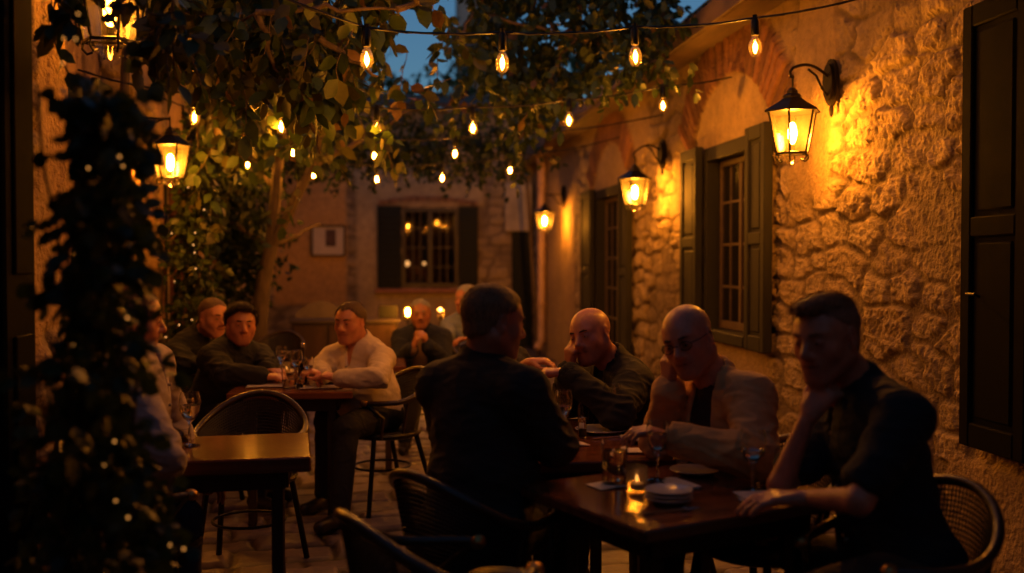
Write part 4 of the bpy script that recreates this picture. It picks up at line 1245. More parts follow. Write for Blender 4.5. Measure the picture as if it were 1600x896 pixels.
# left back table
tb = PZ(551, 612, .74); tl = PZ(398, 606, .74)
table(prect((tl.x - .12, tb.y, 0), -1, tb.x - tl.x + .12, 1.02), 'table behind with plates and bottles, between the white shirted man and two men', .04)
# far table by the woman
q = PZ(600, 578, .74)
table(prect((q.x - .55, q.y + .2, 0), 0, .7, .6), 'small far table in front of the woman in navy, half hidden', .04)

def make_chair(loc, rz, label, top=.805, low=.645):
    t = empty('bistro_chair', loc, label, 'chair', 'woven bistro armchairs', rz)
    # local: faces +Y
    m = MB(); m.lathe([(0, .425), (.19, .425), (.215, .435), (.222, .45), (.215, .462), (.19, .468), (.10, .462), (0, .458)], 28, Matrix.Scale(1.0, 4)); m.build('seat', M_rattan, t)
    def rail(a):      # a in [-1,1] along the rail from right arm end round the back to left arm end
        th = a * math.radians(142)
        x = math.sin(th) * .252; y = -math.cos(th) * .235 - .02
        if abs(a) > .8: y += (abs(a) - .8) * .18
        z = low + (top - low) * (0.5 + .5 * math.cos(min(math.pi, abs(a) * math.pi * 1.25))) ** 1.1
        return Vector((x, y, z))
    m = MB(); pts = [rail(a) for a in np.linspace(-1, 1, 41)]; m.tube(pts, .0155, 10); m.build('back_rail', M_cane, t)
    for s in (-1, 1):
        e = rail(s)
        m = MB(); m.ball(e, (.023, .026, .021), 10, 8); m.build('arm_knob', M_brass, t)
        m = MB(); m.tube([e + Vector((0, -.01, 0)), Vector((s * .225, .12, .56)), Vector((s * .20, .12, .44))], .0115, 8); m.build('arm_support', M_cane, t)
        m = MB(); m.tube([(s * .155, .14, .44), (s * .20, .20, 0)], .0145, 8); m.build('leg', M_black, t)
        m = MB(); m.tube([(s * .16, -.13, .44), (s * .215, -.24, 0)], .0145, 8); m.build('leg', M_black, t)
    m = MB(); m.tube([(.165 * math.cos(k * math.pi / 12), .01 + .165 * math.sin(k * math.pi / 12), .25) for k in range(25)], .007, 6, caps=False); m.build('leg_ring', M_black, t)
    # woven back
    m = MB()
    def S(a, h):
        p = rail(a); q = Vector((math.sin(a * math.radians(142)) * .205, -math.cos(a * math.radians(142)) * .185 - .01, .455))
        return q.lerp(p, h) + Vector((0, 0, 0))
    na, nh = 64, 22
    A = np.linspace(-.62, .62, na)
    for i, a in enumerate(A):
        m.tube([S(a, h) for h in np.linspace(0, 1, 6)], .0028, 4, caps=False)
    for h in np.linspace(.06, .96, nh):
        m.tube([S(a, h) + Vector((0, 0, 0)) for a in A], .0034, 4, caps=False)
    m.build('woven_back', M_rattan, t)
    for s in (-.62, .62):
        m = MB(); m.tube([S(s, h) for h in (0, .5, 1)], .009, 8); m.build('back_post', M_cane, t)
    return t
CH0 = [None]
def chair(px, d, face, label, dz=0):
    p = Q(px, d, 0); f = facing(face); rz = math.atan2(f.y, f.x) - math.pi / 2
    if CH0[0] is None: CH0[0] = make_chair(p, rz, label); return CH0[0]
    c = copy_tree(CH0[0]); c.location = p; c.rotation_euler = (0, 0, rz); c['label'] = label; return c
chair(388, 4.72, 0, 'empty woven chair tucked behind the left table, facing the camera')
chair(742, 3.22, 132, 'chair the man in the dark suit sits on, seen from behind')
chair(684, 2.66, 120, 'empty chair in the bottom middle with curved cane arm rail, before the suited man')
chair(908, 2.26, 148, 'nearest chair at the bottom edge, only its top rail in view')
chair(1405, 2.84, -62, 'chair of the man in the dark polo shirt, by the right wall')
chair(598, 5.98, -55, 'chair of the man in the white shirt')
chair(300, 6.05, 60, 'chair of the dark haired man in the left group')
chair(225, 6.5, 50, 'chair of the balding man in the left group')
chair(212, 3.60, 100, 'chair of the man in the pale shirt beside the ivy, its arm knob showing')
chair(1190, 3.56, -55, 'chair of the man with glasses, hidden behind him')
chair(1008, 4.62, -50, 'chair of the man in the black jacket')
chair(668, 8.15, 0, 'chair of the woman in navy at the far end')
chair(745, 9.0, -20, 'chair of the grey haired man at the far end')
chair(775, 5.45, 10, 'chair of the person hidden behind the suited man')
chair(428, 9.1, -10, 'empty chair far back beside the tree trunk')

# ------------------------------------------------------------------ tableware
def drink_glass():
    """clear glass that lets the light through"""
    return principled('table_glass', (1, 1, 1), .0, trans=1.0)
M_tglass = drink_glass()
M_wine = principled('white_wine', (.9, .6, .25), .05, trans=1.0)
M_water = principled('pale_drink', (.95, .85, .65), .0, trans=1.0)
M_china = principled('white_china', (.62, .56, .48), .25, coat=.3, noise=.05)
M_paper = principled('menu_paper', (.66, .58, .5), .75, noise=.08, nscale=4, bump=.1)
M_steel = principled('cutlery_steel', (.5, .48, .45), .25, metal=1.0)
M_votive = thin_glass('frosted_votive', (.9, .85, .8), gloss=.15, rough=.2, transl=.10, tcol=(.8, .75, .7))
M_wax = principled('candle_wax', (.7, .55, .35), .5)
M_flame = emit('candle_flame', (1, .40, .08), 3.5)
GW = {}
def wineglass(p, label, h=.21, r=.038, fill=.35, group='wine glasses on the tables'):
    t = empty('wine_glass', p, label, 'wine glass', group)
    b = h * .44
    prof_o = [(0, .002), (r * .95, .002), (r * .9, .005), (.006, .010), (.0042, .03), (.004, b - .02), (.007, b), (r * .62, b + .018), (r * .95, b + .045), (r * 1.02, b + .065), (r * .98, h * .88), (r * .86, h)]
    w = .0019; inner = [(r * .86 - w, h + .0003), (r * .98 - w, h * .88), (r * 1.02 - w, b + .065), (r * .95 - w, b + .046), (r * .62 - w, b + .020), (0, b + .009)]
    m = MB(); m.lathe(prof_o + inner, 28); m.build('bowl', M_tglass, t)
    if fill:
        z1 = b + .018 + (h - b) * fill
        m = MB(); m.lathe([(0, b + .0095), (r * .60 - w, b + .0205), (r * .94 - w, b + .0465), (r * .97 - w, z1), (0, z1 + .0002)], 28); m.build('wine', M_water, t)
    return t
def tumbler(p, label, h=.14, r=.036, fill=.6, flare=1.0, cat='tumbler', name='water_glass'):
    t = empty(name, p, label, cat, 'water glasses on the tables')
    m = MB(); m.lathe([(0, .001), (r, .001), (r * (1 + flare * .05), h * .5), (r * (1 + flare * .1), h), (r * (1 + flare * .1) - .002, h + .0005), (r * .94, .012), (0, .010)], 24); m.build('tumbler_body', M_tglass, t)
    m = MB(); m.lathe([(0, .013), (r * .92, .014), (r * (.94 + flare * .05 * fill), h * fill), (0, h * fill + .0003)], 24); m.build('water', M_water, t)
    return t
def plate(p, r, label, stack=1):
    t = empty('plate', p, label, 'plate', 'white plates on the tables')
    for k in range(stack):
        z = k * .012
        m = MB(); m.lathe([(0, z + .003), (r * .55, z + .002), (r * .6, z + .003), (r * .95, z + .014), (r, z + .017), (r * .98, z + .0185), (r * .62, z + .008), (0, z + .007)], 32); m.build('dish', M_china, t)
    return t
def shaker(p, label, h=.085, r=.017):
    t = empty('salt_shaker', p, label, 'shaker', 'shakers on the tables')
    m = MB(); m.lathe([(0, .001), (r, .001), (r, h * .7), (r * .85, h * .74)], 16); m.build('glass_body', M_tglass, t)
    m = MB(); m.lathe([(0, .004), (r * .85, .004), (r * .85, h * .4), (0, h * .4)], 16); m.build('salt', M_china, t)
    m = MB(); m.lathe([(r * .9, h * .72), (r, h * .75), (r * .9, h * .95), (0, h)], 16); m.build('lid', M_steel, t)
    return t
def bottle(p, label, h=.21):
    t = empty('sauce_bottle', p, label, 'bottle', 'bottles on the tables')
    m = MB(); m.lathe([(0, .001), (.027, .001), (.028, h * .5), (.022, h * .6), (.010, h * .72), (.010, h * .9)], 18); m.build('body', principled('dark_bottle_glass', (.02, .012, .006), .08, spec=.8), t)
    m = MB(); m.lathe([(.012, h * .88), (.012, h * .97), (.006, h), (0, h)], 14); m.build('cap', M_steel, t)
    return t
def paper(p, ang, w, l, label, folds=2, cat='napkin', name='paper_napkin', group='papers and napkins on the tables'):
    t = empty(name, p, label, cat, group, rz=math.radians(ang))
    for k in range(folds):
        n = 12
        m = MB(); top = []; bot = []
        da = .12 * k
        for i in range(n + 1):
            q = i / n; x = -l / 2 + l * q
            z = .002 + k * .004 + .004 * math.sin(q * 3.1 + k) * q
            c, s = math.cos(da), math.sin(da)
            for y in (-w / 2, w / 2): top.append((x * c - y * s, x * s + y * c, z + .0012)); bot.append((x * c - y * s, x * s + y * c, z))
        V = top + bot; N2 = len(top); F = []
        for i in range(n):
            a = 2 * i; F += [(a, a + 2, a + 3, a + 1), (N2 + a, N2 + a + 1, N2 + a + 3, N2 + a + 2), (a, N2 + a, N2 + a + 2, a + 2), (a + 1, a + 3, N2 + a + 3, N2 + a + 1)]
        F += [(0, 1, N2 + 1, N2), (2 * n, N2 + 2 * n, N2 + 2 * n + 1, 2 * n + 1)]
        m.add(V, F); m.build('sheet', M_paper, t)
    return t
def fork(p, ang, label):
    t = empty('fork', p, label, 'fork', 'cutlery on the tables', rz=math.radians(ang))
    m = MB(); m.tube([(-.09, 0, .003), (-.03, 0, .005), (.03, 0, .005), (.045, 0, .004)], [.005, .003, .003, .009], 6, flat=.4); m.build('handle', M_steel, t)
    m = MB()
    for k in range(4): m.tube([(.043, -.008 + k * .0053, .0045), (.085, -.008 + k * .0053, .007)], .0013, 4)
    m.build('tines', M_steel, t)
    return t
def candle(p, label, h=.085, r=.036):
    t = empty('votive_candle', p, label, 'candle', 'candles on the tables')
    m = MB(); m.lathe([(0, .001), (r * .95, .001), (r, h), (r - .003, h), (r * .9, .006), (0, .006)], 24); m.build('votive_glass', M_votive, t)
    m = MB(); m.lathe([(0, .008), (r * .62, .008), (r * .62, .026), (0, .026)], 18); m.build('wax', M_wax, t)
    m = MB(); m.ball((0, 0, .040), (.005, .005, .012), 8, 6); m.build('flame', M_flame, t)
    return t
T = .7405
# front table
tumbler(PZ(960, 757, T), 'tall clear water glass with pale liquid on the front table', .15, .039, .72)
candle(PZ(995, 768, T), 'small frosted votive glass with a flame, beside the water glass on the front table', .078, .034)
t = wineglass(PZ(1027, 752, T), 'stemmed goblet in the middle of the front table behind the candle', .195, .036, .45)
wineglass(PZ(1176, 768, T), 'wine glass on the front table before the crossed arms of the man in the polo', .19, .040, .2)
tumbler(PZ(1190, 752, T), 'short shot glass behind the wine glass near the bare elbow', .07, .02, .4)
plate(PZ(1085, 741, T), .082, 'white side plate at the far edge of the front table')
t = plate(PZ(1045, 786, T), .070, 'small stacked bowls at the near edge of the front table', 3)
paper(PZ(1058, 757, T), 100, .07, .17, 'folded white napkin between goblet and side plate')
paper(PZ(948, 760, T), 20, .09, .10, 'paper coaster under the tall water glass', 1)
paper(PZ(1215, 778, T), -10, .11, .24, 'folded menu sheets before the man in the polo shirt', 3)
fork(PZ(1050, 801, T), 15, 'fork beside the stacked bowls at the table corner')
# middle table
wineglass(PZ(881, 690, T), 'large wine glass near the elbow of the suited man', .20, .036, .3)
wineglass(PZ(858, 665, T), 'wine glass behind, left of the large one on the middle table', .18, .032, .2)
wineglass(PZ(957, 674, T), 'wine glass half full, before the man in the black jacket', .20, .036, .45)
wineglass(PZ(1028, 672, T), 'wine glass next to the chin hand of the man with glasses', .19, .034, .3)
shaker(PZ(910, 684, T), 'glass salt shaker standing between the wine glasses', .085)
bottle(PZ(912, 662, T), 'slim dark bottle behind the salt shaker', .15)
candle(PZ(872, 672, T), 'frosted candle glass between the wine glasses of the middle table', .07, .025)
plate(PZ(940, 676, T), .11, 'large white plate on the middle table')
plate(PZ(1005, 690, T), .085, 'white plate beside the forearm of the man with glasses')
paper(PZ(850, 635, T), 80, .10, .26, 'long white paper at the far end of the middle table')
paper(PZ(893, 696, T), 10, .08, .12, 'white napkin at the near end of the middle table')
paper(PZ(1010, 707, T), -20, .09, .16, 'napkin at the right near corner of the middle table')
fork(PZ(960, 686, T), 5, 'fork lying by the large plate')
# left table
wineglass(PZ(297, 697, T), 'wine glass standing alone on the empty left table', .205, .040, .42)
tumbler(PZ(282, 690, T), 'small amber cup at the cuff of the man in the pale shirt', .05, .03, .5)
# left back table
paper(PZ(420, 604, T), 0, .14, .24, 'white place mat before the dark haired man', 2)
paper(PZ(500, 606, T), 4, .14, .24, 'white paper before the man in the white shirt', 2)
plate(PZ(525, 598, T), .11, 'plate under the hands of the man in the white shirt')
plate(PZ(440, 585, T), .12, 'large pale plate at the far side of the back table')
tumbler(PZ(452, 607, T), 'tumbler at the near edge of the back table', .12, .038, .4)
wineglass(PZ(463, 602, T), 'wine glass by the bottle on the back table', .20, .036, .3)
wineglass(PZ(482, 605, T), 'narrow wine glass nearest the white cuff', .17, .03, .3)
wineglass(PZ(440, 590, T), 'wine glass furthest left on the back table', .19, .034, .3)
bottle(PZ(473, 600, T), 'tall dark sauce bottle on the back table', .24)
shaker(PZ(469, 608, T), 'shaker in front of the tall dark bottle', .07)
candle(PZ(446, 586, T), 'candle glass on the far plate of the back table', .08, .035)
# far end: candles on stands
for px, py, lb in ((637, 488, 'yellow glowing candle lantern at the far end left of the woman in navy'), (688, 484, 'dim orange candle at the far end right of the woman in navy')):
    p = P(px, py, 13.6); q = Vector((p.x, p.y, 0))
    t = empty('candle_stand', q, lb, 'candle stand', 'candle stands at the far end')
    m = MB(); m.lathe([(.11, 0), (.11, .01), (.012, .03), (.010, p.z - .12), (.05, p.z - .10), (.05, p.z - .09)], 16, cx=q.x, cy=q.y); m.build('pole', M_iron, t, world=True)
    m = MB(); m.lathe([(.055, 0), (.065, .2)], 16, cx=q.x, cy=q.y, z0=p.z - .09); m.build('glass', M_bulbglass, t, world=True)
    m = MB(); m.lathe([(.02, 0), (.02, .024), (0, .024)], 12, cx=q.x, cy=q.y, z0=p.z - .088); m.build('candle', M_wax, t, world=True)
    m = MB(); m.ball(p, (.024, .024, .05) if px < 660 else (.02, .02, .02), 8, 6); m.build('flame', emit('far_flame', WARM, 800) if px < 660 else emit('far_flame_dim', (1, .35, .08), 40), t, world=True)
# ------------------------------------------------------------------ people: signed-distance bodies turned into one mesh each
class Field:
    def __init__(s, lo, hi, res):
        s.lo = np.array(lo, float); s.res = res
        s.n = np.maximum(4, np.ceil((np.array(hi) - s.lo) / res).astype(int) + 1)
        s.d = np.full(s.n, .3, np.float32)
    def region(s, lo, hi):
        a = np.clip(np.floor((np.array(lo) - s.lo) / s.res).astype(int), 0, s.n); b = np.clip(np.ceil((np.array(hi) - s.lo) / s.res).astype(int) + 1, 0, s.n)
        if (b <= a).any(): return None
        ax = [s.lo[i] + s.res * np.arange(a[i], b[i]) for i in range(3)]
        X, Y, Z = np.meshgrid(*ax, indexing='ij')
        return (slice(a[0], b[0]), slice(a[1], b[1]), slice(a[2], b[2])), np.stack([X, Y, Z], -1)
    def op(s, lo, hi, fn, k, mode='u'):
        m = .05 + k
        R = s.region(np.array(lo) - m, np.array(hi) + m)
        if R is None: return
        sl, Pt = R; b = fn(Pt).astype(np.float32); a = s.d[sl]
        if mode == 'u':
            if k > 0:
                h = np.clip(.5 + .5 * (a - b) / k, 0, 1); s.d[sl] = a * (1 - h) + b * h - k * h * (1 - h)
            else: s.d[sl] = np.minimum(a, b)
        elif mode == 's':
            b = -b
            if k > 0:
                h = np.clip(.5 - .5 * (a - b) / k, 0, 1); s.d[sl] = a * (1 - h) + b * h + k * h * (1 - h)
            else: s.d[sl] = np.maximum(a, b)
        elif mode == 'i': s.d[sl] = np.maximum(a, b)
    def cone(s, a, b, r1, r2, k=.02, mode='u'):
        a = np.array(a, float); b = np.array(b, float); r = max(r1, r2)
        lo = np.minimum(a, b) - r; hi = np.maximum(a, b) + r
        ba = b - a; L2 = float(ba @ ba) + 1e-12
        def fn(Pt):
            pa = Pt - a; h = np.clip((pa @ ba) / L2, 0, 1)
            return np.linalg.norm(pa - h[..., None] * ba, axis=-1) - (r1 + (r2 - r1) * h)
        s.op(lo, hi, fn, k, mode)
    def ell(s, c, rad, R=None, k=.02, mode='u'):
        c = np.array(c, float); rad = np.array(rad, float); R = np.eye(3) if R is None else R   # columns = axes
        r = rad.max(); 
        def fn(Pt):
            q = (Pt - c) @ R; k0 = np.linalg.norm(q / rad, axis=-1); k1 = np.linalg.norm(q / rad ** 2, axis=-1)
            return k0 * (k0 - 1) / np.maximum(k1, 1e-6)
        ext = np.abs(R) @ rad
        s.op(c - ext, c + ext, fn, k, mode)
    def mesh(s):
        d = s.d; sg = d < 0
        c = [d[:-1, :-1, :-1]]
        cs = sg[:-1, :-1, :-1].astype(np.int8).copy()
        for i, j, k in ((1,0,0),(0,1,0),(0,0,1),(1,1,0),(1,0,1),(0,1,1),(1,1,1)):
            cs += sg[i:sg.shape[0]-1+i, j:sg.shape[1]-1+j, k:sg.shape[2]-1+k]
        act = (cs > 0) & (cs < 8)
        I = np.argwhere(act)
        idx = np.full(act.shape, -1, np.int32); idx[act] = np.arange(len(I))
        acc = np.zeros((len(I), 3)); cnt = np.zeros(len(I))
        C = [(0,0,0),(1,0,0),(0,1,0),(1,1,0),(0,0,1),(1,0,1),(0,1,1),(1,1,1)]
        vals = {c_: d[I[:,0]+c_[0], I[:,1]+c_[1], I[:,2]+c_[2]] for c_ in C}
        for a in C:
            for ax in range(3):
                if a[ax]: continue
                b = list(a); b[ax] = 1; b = tuple(b)
                va, vb = vals[a], vals[b]; m = (va < 0) != (vb < 0)
                t = np.where(m, va / np.where(m, va - vb, 1), 0)
                p = np.tile(np.array(a, float), (len(I), 1)); p[:, ax] += t
                acc[m] += p[m]; cnt[m] += 1
        V = s.lo + (I + acc / cnt[:, None]) * s.res
        F = []
        for ax in range(3):
            u, v = [(1, 2), (2, 0), (0, 1)][ax]
            s1 = [slice(None)] * 3; s2 = [slice(None)] * 3; s1[ax] = slice(None, -1); s2[ax] = slice(1, None)
            A = sg[tuple(s1)]; B = sg[tuple(s2)]
            E = np.argwhere(A != B)
            ok = (E[:, u] > 0) & (E[:, v] > 0) & (E[:, u] < sg.shape[u] - 1) & (E[:, v] < sg.shape[v] - 1)
            E = E[ok]; flip = A[E[:, 0], E[:, 1], E[:, 2]]
            q = []
            for du, dv in ((-1, -1), (0, -1), (0, 0), (-1, 0)):
                e = E.copy(); e[:, u] += du; e[:, v] += dv; q.append(idx[e[:, 0], e[:, 1], e[:, 2]])
            q = np.stack(q, -1); q[~flip] = q[~flip][:, ::-1]; F.append(q)
        return V, np.concatenate(F)

def vnormals(V, F):
    n = np.cross(V[F[:, 2]] - V[F[:, 0]], V[F[:, 3]] - V[F[:, 1]])
    N = np.zeros_like(V)
    for k in range(4): np.add.at(N, F[:, k], n)
    return N / (np.linalg.norm(N, axis=1, keepdims=True) + 1e-12)
def wob(P_, f, seed):
    x, y, z = P_[:, 0] * f + seed, P_[:, 1] * f + seed * 1.7, P_[:, 2] * f
    return (np.sin(x + 1.7 * np.sin(y * .8 + z)) + np.sin(y * 1.3 + 1.5 * np.sin(z * 1.1 + x * .7)) + np.sin(z * 1.2 + 1.3 * np.sin(x + y))) / 3

def folds(V, F, amp, seed, joints=()):
    """cloth folds: broad creases, denser near the elbows and waist"""
    N = vnormals(V, F)
    w = np.full(len(V), .45)
    for j in joints: w += np.exp(-((np.linalg.norm(V - np.array(j), axis=1) / .12) ** 2)) * 1.1
    a = 1 - np.abs(wob(V, 19, seed)) * 2.2
    b = 1 - np.abs(wob(V * np.array([1, 1, 1.8]), 37, seed + 3)) * 2.2
    return V + N * ((a * .65 + b * .35) * amp * w)[:, None]

def basis(F_, roll=0, pitch=0):
    """columns: right-hand side of the person, forward, up; pitch>0 looks down, roll>0 tilts head to own right"""
    f = Vector(F_).normalized(); up = Vector((0, 0, 1)); r = f.cross(up).normalized()
    R = Matrix((r, f, up)).transposed()
    Rx = Matrix.Rotation(-math.radians(pitch), 3, 'X'); Ry = Matrix.Rotation(math.radians(roll), 3, 'Y')
    return np.array(R @ Rx @ Ry)

def head_field(f, H, R, s=1.0, nb=None, jaw=1.0, smile=0, fat=0., lean=.02):
    T = lambda x, y, z: np.array(H) + R @ (np.array([x, y, z]) * s)
    E = lambda x, y, z, a, b, c, k=.02, mode='u': f.ell(T(x, y, z), np.array([a, b, c]) * s, R, k * s, mode)
    Cn = lambda p, q, a, b, k=.015, mode='u': f.cone(T(*p), T(*q), a * s, b * s, k * s, mode)
    E(0, -.018, .040, .076, .094, .080, 0)
    E(0, .020, .018, .066, .072, .080, .03)
    E(0, .024, -.035, .056 + fat, .058, .072, .03)
    for x in (-1, 1):
        Cn((x * (.054 * jaw + fat), -.012, -.045), (x * .020, .060, -.094), .022, .020, .03)
        E(x * .040, .050, -.022, .026, .026, .028, .02)
        Cn((x * .012, .082, .028), (x * .046, .066, .030), .011, .009, .012)
    Cn((-.010, .068, -.094), (.010, .068, -.094), .021, .021, .02)
    if nb is not None:
        f.cone(T(0, -.022, -.045), nb, .054 * s + fat * .6, .060 * s + fat, .03)
    for x in (-1, 1):
        E(x * .031, .096, .008, .018, .015, .011, .012, 's')
    # nose
    Cn((0, .084, .016), (0, .108, -.020), .0085, .0115, .012)
    E(0, .108, -.026, .012, .013, .010, .006)
    for x in (-1, 1):
        E(x * .0125, .096, -.029, .0085, .011, .008, .005)
        E(x * .0065, .104, -.036, .0035, .005, .004, .003, 's')
    # mouth
    E(0, .074, -.056, .036, .019, .026, .022)
    c = smile * .006
    Cn((-.029, .078, -.0530 + c), (0, .0920, -.0515), .0035, .0055, .006); Cn((.029, .078, -.0530 + c), (0, .0920, -.0515), .0035, .0055, .006)
    Cn((-.025, .078, -.0610 + c), (0, .0900, -.0645), .0042, .0065, .006); Cn((.025, .078, -.0610 + c), (0, .0900, -.0645), .0042, .0065, .006)
    for x in (-1, 1): Cn((x * .033, .076, -.0560 + c * 1.6), (0, .0985, -.0578), .0014, .0016, .003, 's')
    # nasolabial crease
    # eyelids: balls in the sockets
    for x in (-1, 1):
        E(x * .031, .0755, .005, .0150, .0125, .0125, .004); Cn((x * .019, .0845, .0105), (x * .030, .0885, .0125), .0028, .0034, .002); Cn((x * .030, .0885, .0125), (x * .044, .0795, .0085), .0034, .0026, .002); Cn((x * .021, .0840, .000), (x * .032, .0870, -.0035), .0024, .0028, .002); Cn((x * .032, .0870, -.0035), (x * .043, .0800, .001), .0028, .0022, .002)
    # ears
    for x in (-1, 1):
        q = np.array(R) @ np.array(Matrix.Rotation(x * math.radians(-18), 3, 'Z'))
        f.ell(T(x * .078, -.008, .002), np.array([.009, .019, .031]) * s, q, .006 * s)
        f.ell(T(x * .085, -.004, .004), np.array([.006, .011, .020]) * s, q, .005 * s, 's')
        E(x * .079, -.002, -.022, .007, .010, .010, .006)
    return T

def hand_field(f, Wp, dirn, palm, side, curl, s=1.0, spread=.12, thumb=.6, clothes=False):
    """Wp wrist, dirn wrist->knuckles, palm normal, side +1: thumb towards cross(dirn,palm)"""
    d = Vector(dirn).normalized(); n = Vector(palm); n = (n - d * n.dot(d)).normalized(); t = d.cross(n) * side
    Wp = Vector(Wp)
    kn = []
    for i, off in enumerate((.030, .0105, -.009, -.027)):
        kn.append(Wp + (d * (.088 - .004 * abs(i - 1.2)) + t * off) * s)
    for k_, p in zip(range(4), kn):
        f.cone(Wp + (d * .012 + t * (.012 - .008 * k_)) * s, p, .0165 * s, .0115 * s, .012)
    Ls = [(.042, .026, .021), (.046, .030, .022), (.042, .028, .021), (.033, .021, .019)]
    for i, p in enumerate(kn):
        dd = (d + t * spread * (1 - i * .66)).normalized(); q = p
        c = curl[i] if hasattr(curl, '__len__') else curl
        for j, L in enumerate(Ls[i]):
            a = c * (.9, 1.15, .8)[j]
            ax = dd.cross(n).normalized()
            dd2 = dd * math.cos(a) + n * math.sin(a)
            n = n * math.cos(a) - dd * math.sin(a)
            dd = dd2.normalized(); e = q + dd * L * s
            f.cone(q, e, (.0098 - .0008 * j) * s, (.0092 - .0009 * j) * s, .003 if j else .008); q = e
        n = Vector(palm); n = (n - d * n.dot(d)).normalized()
    b = Wp + (d * .022 + t * .022 + n * .004) * s; m_ = b + (d * .034 + t * .026 + n * .012 * (1 + thumb)) * s; e = m_ + (d * .026 + t * (.012 - .01 * thumb) + n * .012 * thumb) * s
    f.cone(b, m_, .015 * s, .0115 * s, .012); f.cone(m_, e, .011 * s, .0088 * s, .004); f.cone(e, e + (d * .016 - t * .003) * s, .009 * s, .0078 * s, .004)

SKIN = {}
def skin(tone):
    k = 'skin_%d' % tone
    cols = [(.54, .22, .125), (.58, .25, .15), (.44, .19, .11), (.40, .19, .115)]
    return principled(k, cols[tone], .38, attr=True, sss=.12, noise=.16, nscale=28, bump=.25, bscale=260, bdist=.0012, spec=.45)
def cloth(name, c, rough=.85, **kw):
    return principled(name, c, rough, noise=kw.pop('noise', .18), nscale=kw.pop('nscale', 7), wrinkle=.55, bump=.5, bscale=kw.pop('bscale', 420), bdist=.0012, sheen=0, **kw)

HAIR = {  # hairline height as a function of y (front +) in head space, thickness
    'short': (([-.12, -.07, -.03, .0, .03, .055, .08, .1], [-.060, -.045, .000, .040, .055, .078, .094, .10]), .004, .004),
    'buzz': (([-.12, -.07, -.03, .0, .03, .055, .08, .1], [-.07, -.05, -.01, .04, .058, .085, .10, .11]), .0045, .0015),
    'receding': (([-.12, -.07, -.03, .0, .03, .055, .08, .1], [-.07, -.05, -.012, .035, .06, .10, .12, .14]), .0055, .002),
    'fade': (([-.12, -.07, -.03, .0, .03, .055, .075, .1], [.075, .078, .080, .082, .084, .086, .084, .082]), .004, .004),
    'crop': (([-.12, -.07, -.03, .0, .03, .055, .08, .1], [-.075, -.055, -.012, .035, .055, .075, .088, .12]), .0022, .0004),
    'thick': (([-.12, -.07, -.03, .0, .03, .055, .08, .1], [-.065, -.045, -.002, .042, .058, .080, .092, .098]), .012, .008),
    'full': (([-.12, -.07, -.03, .0, .03, .055, .08, .1], [-.10, -.10, -.06, -.01, .04, .072, .088, .09]), .018, .006),
}
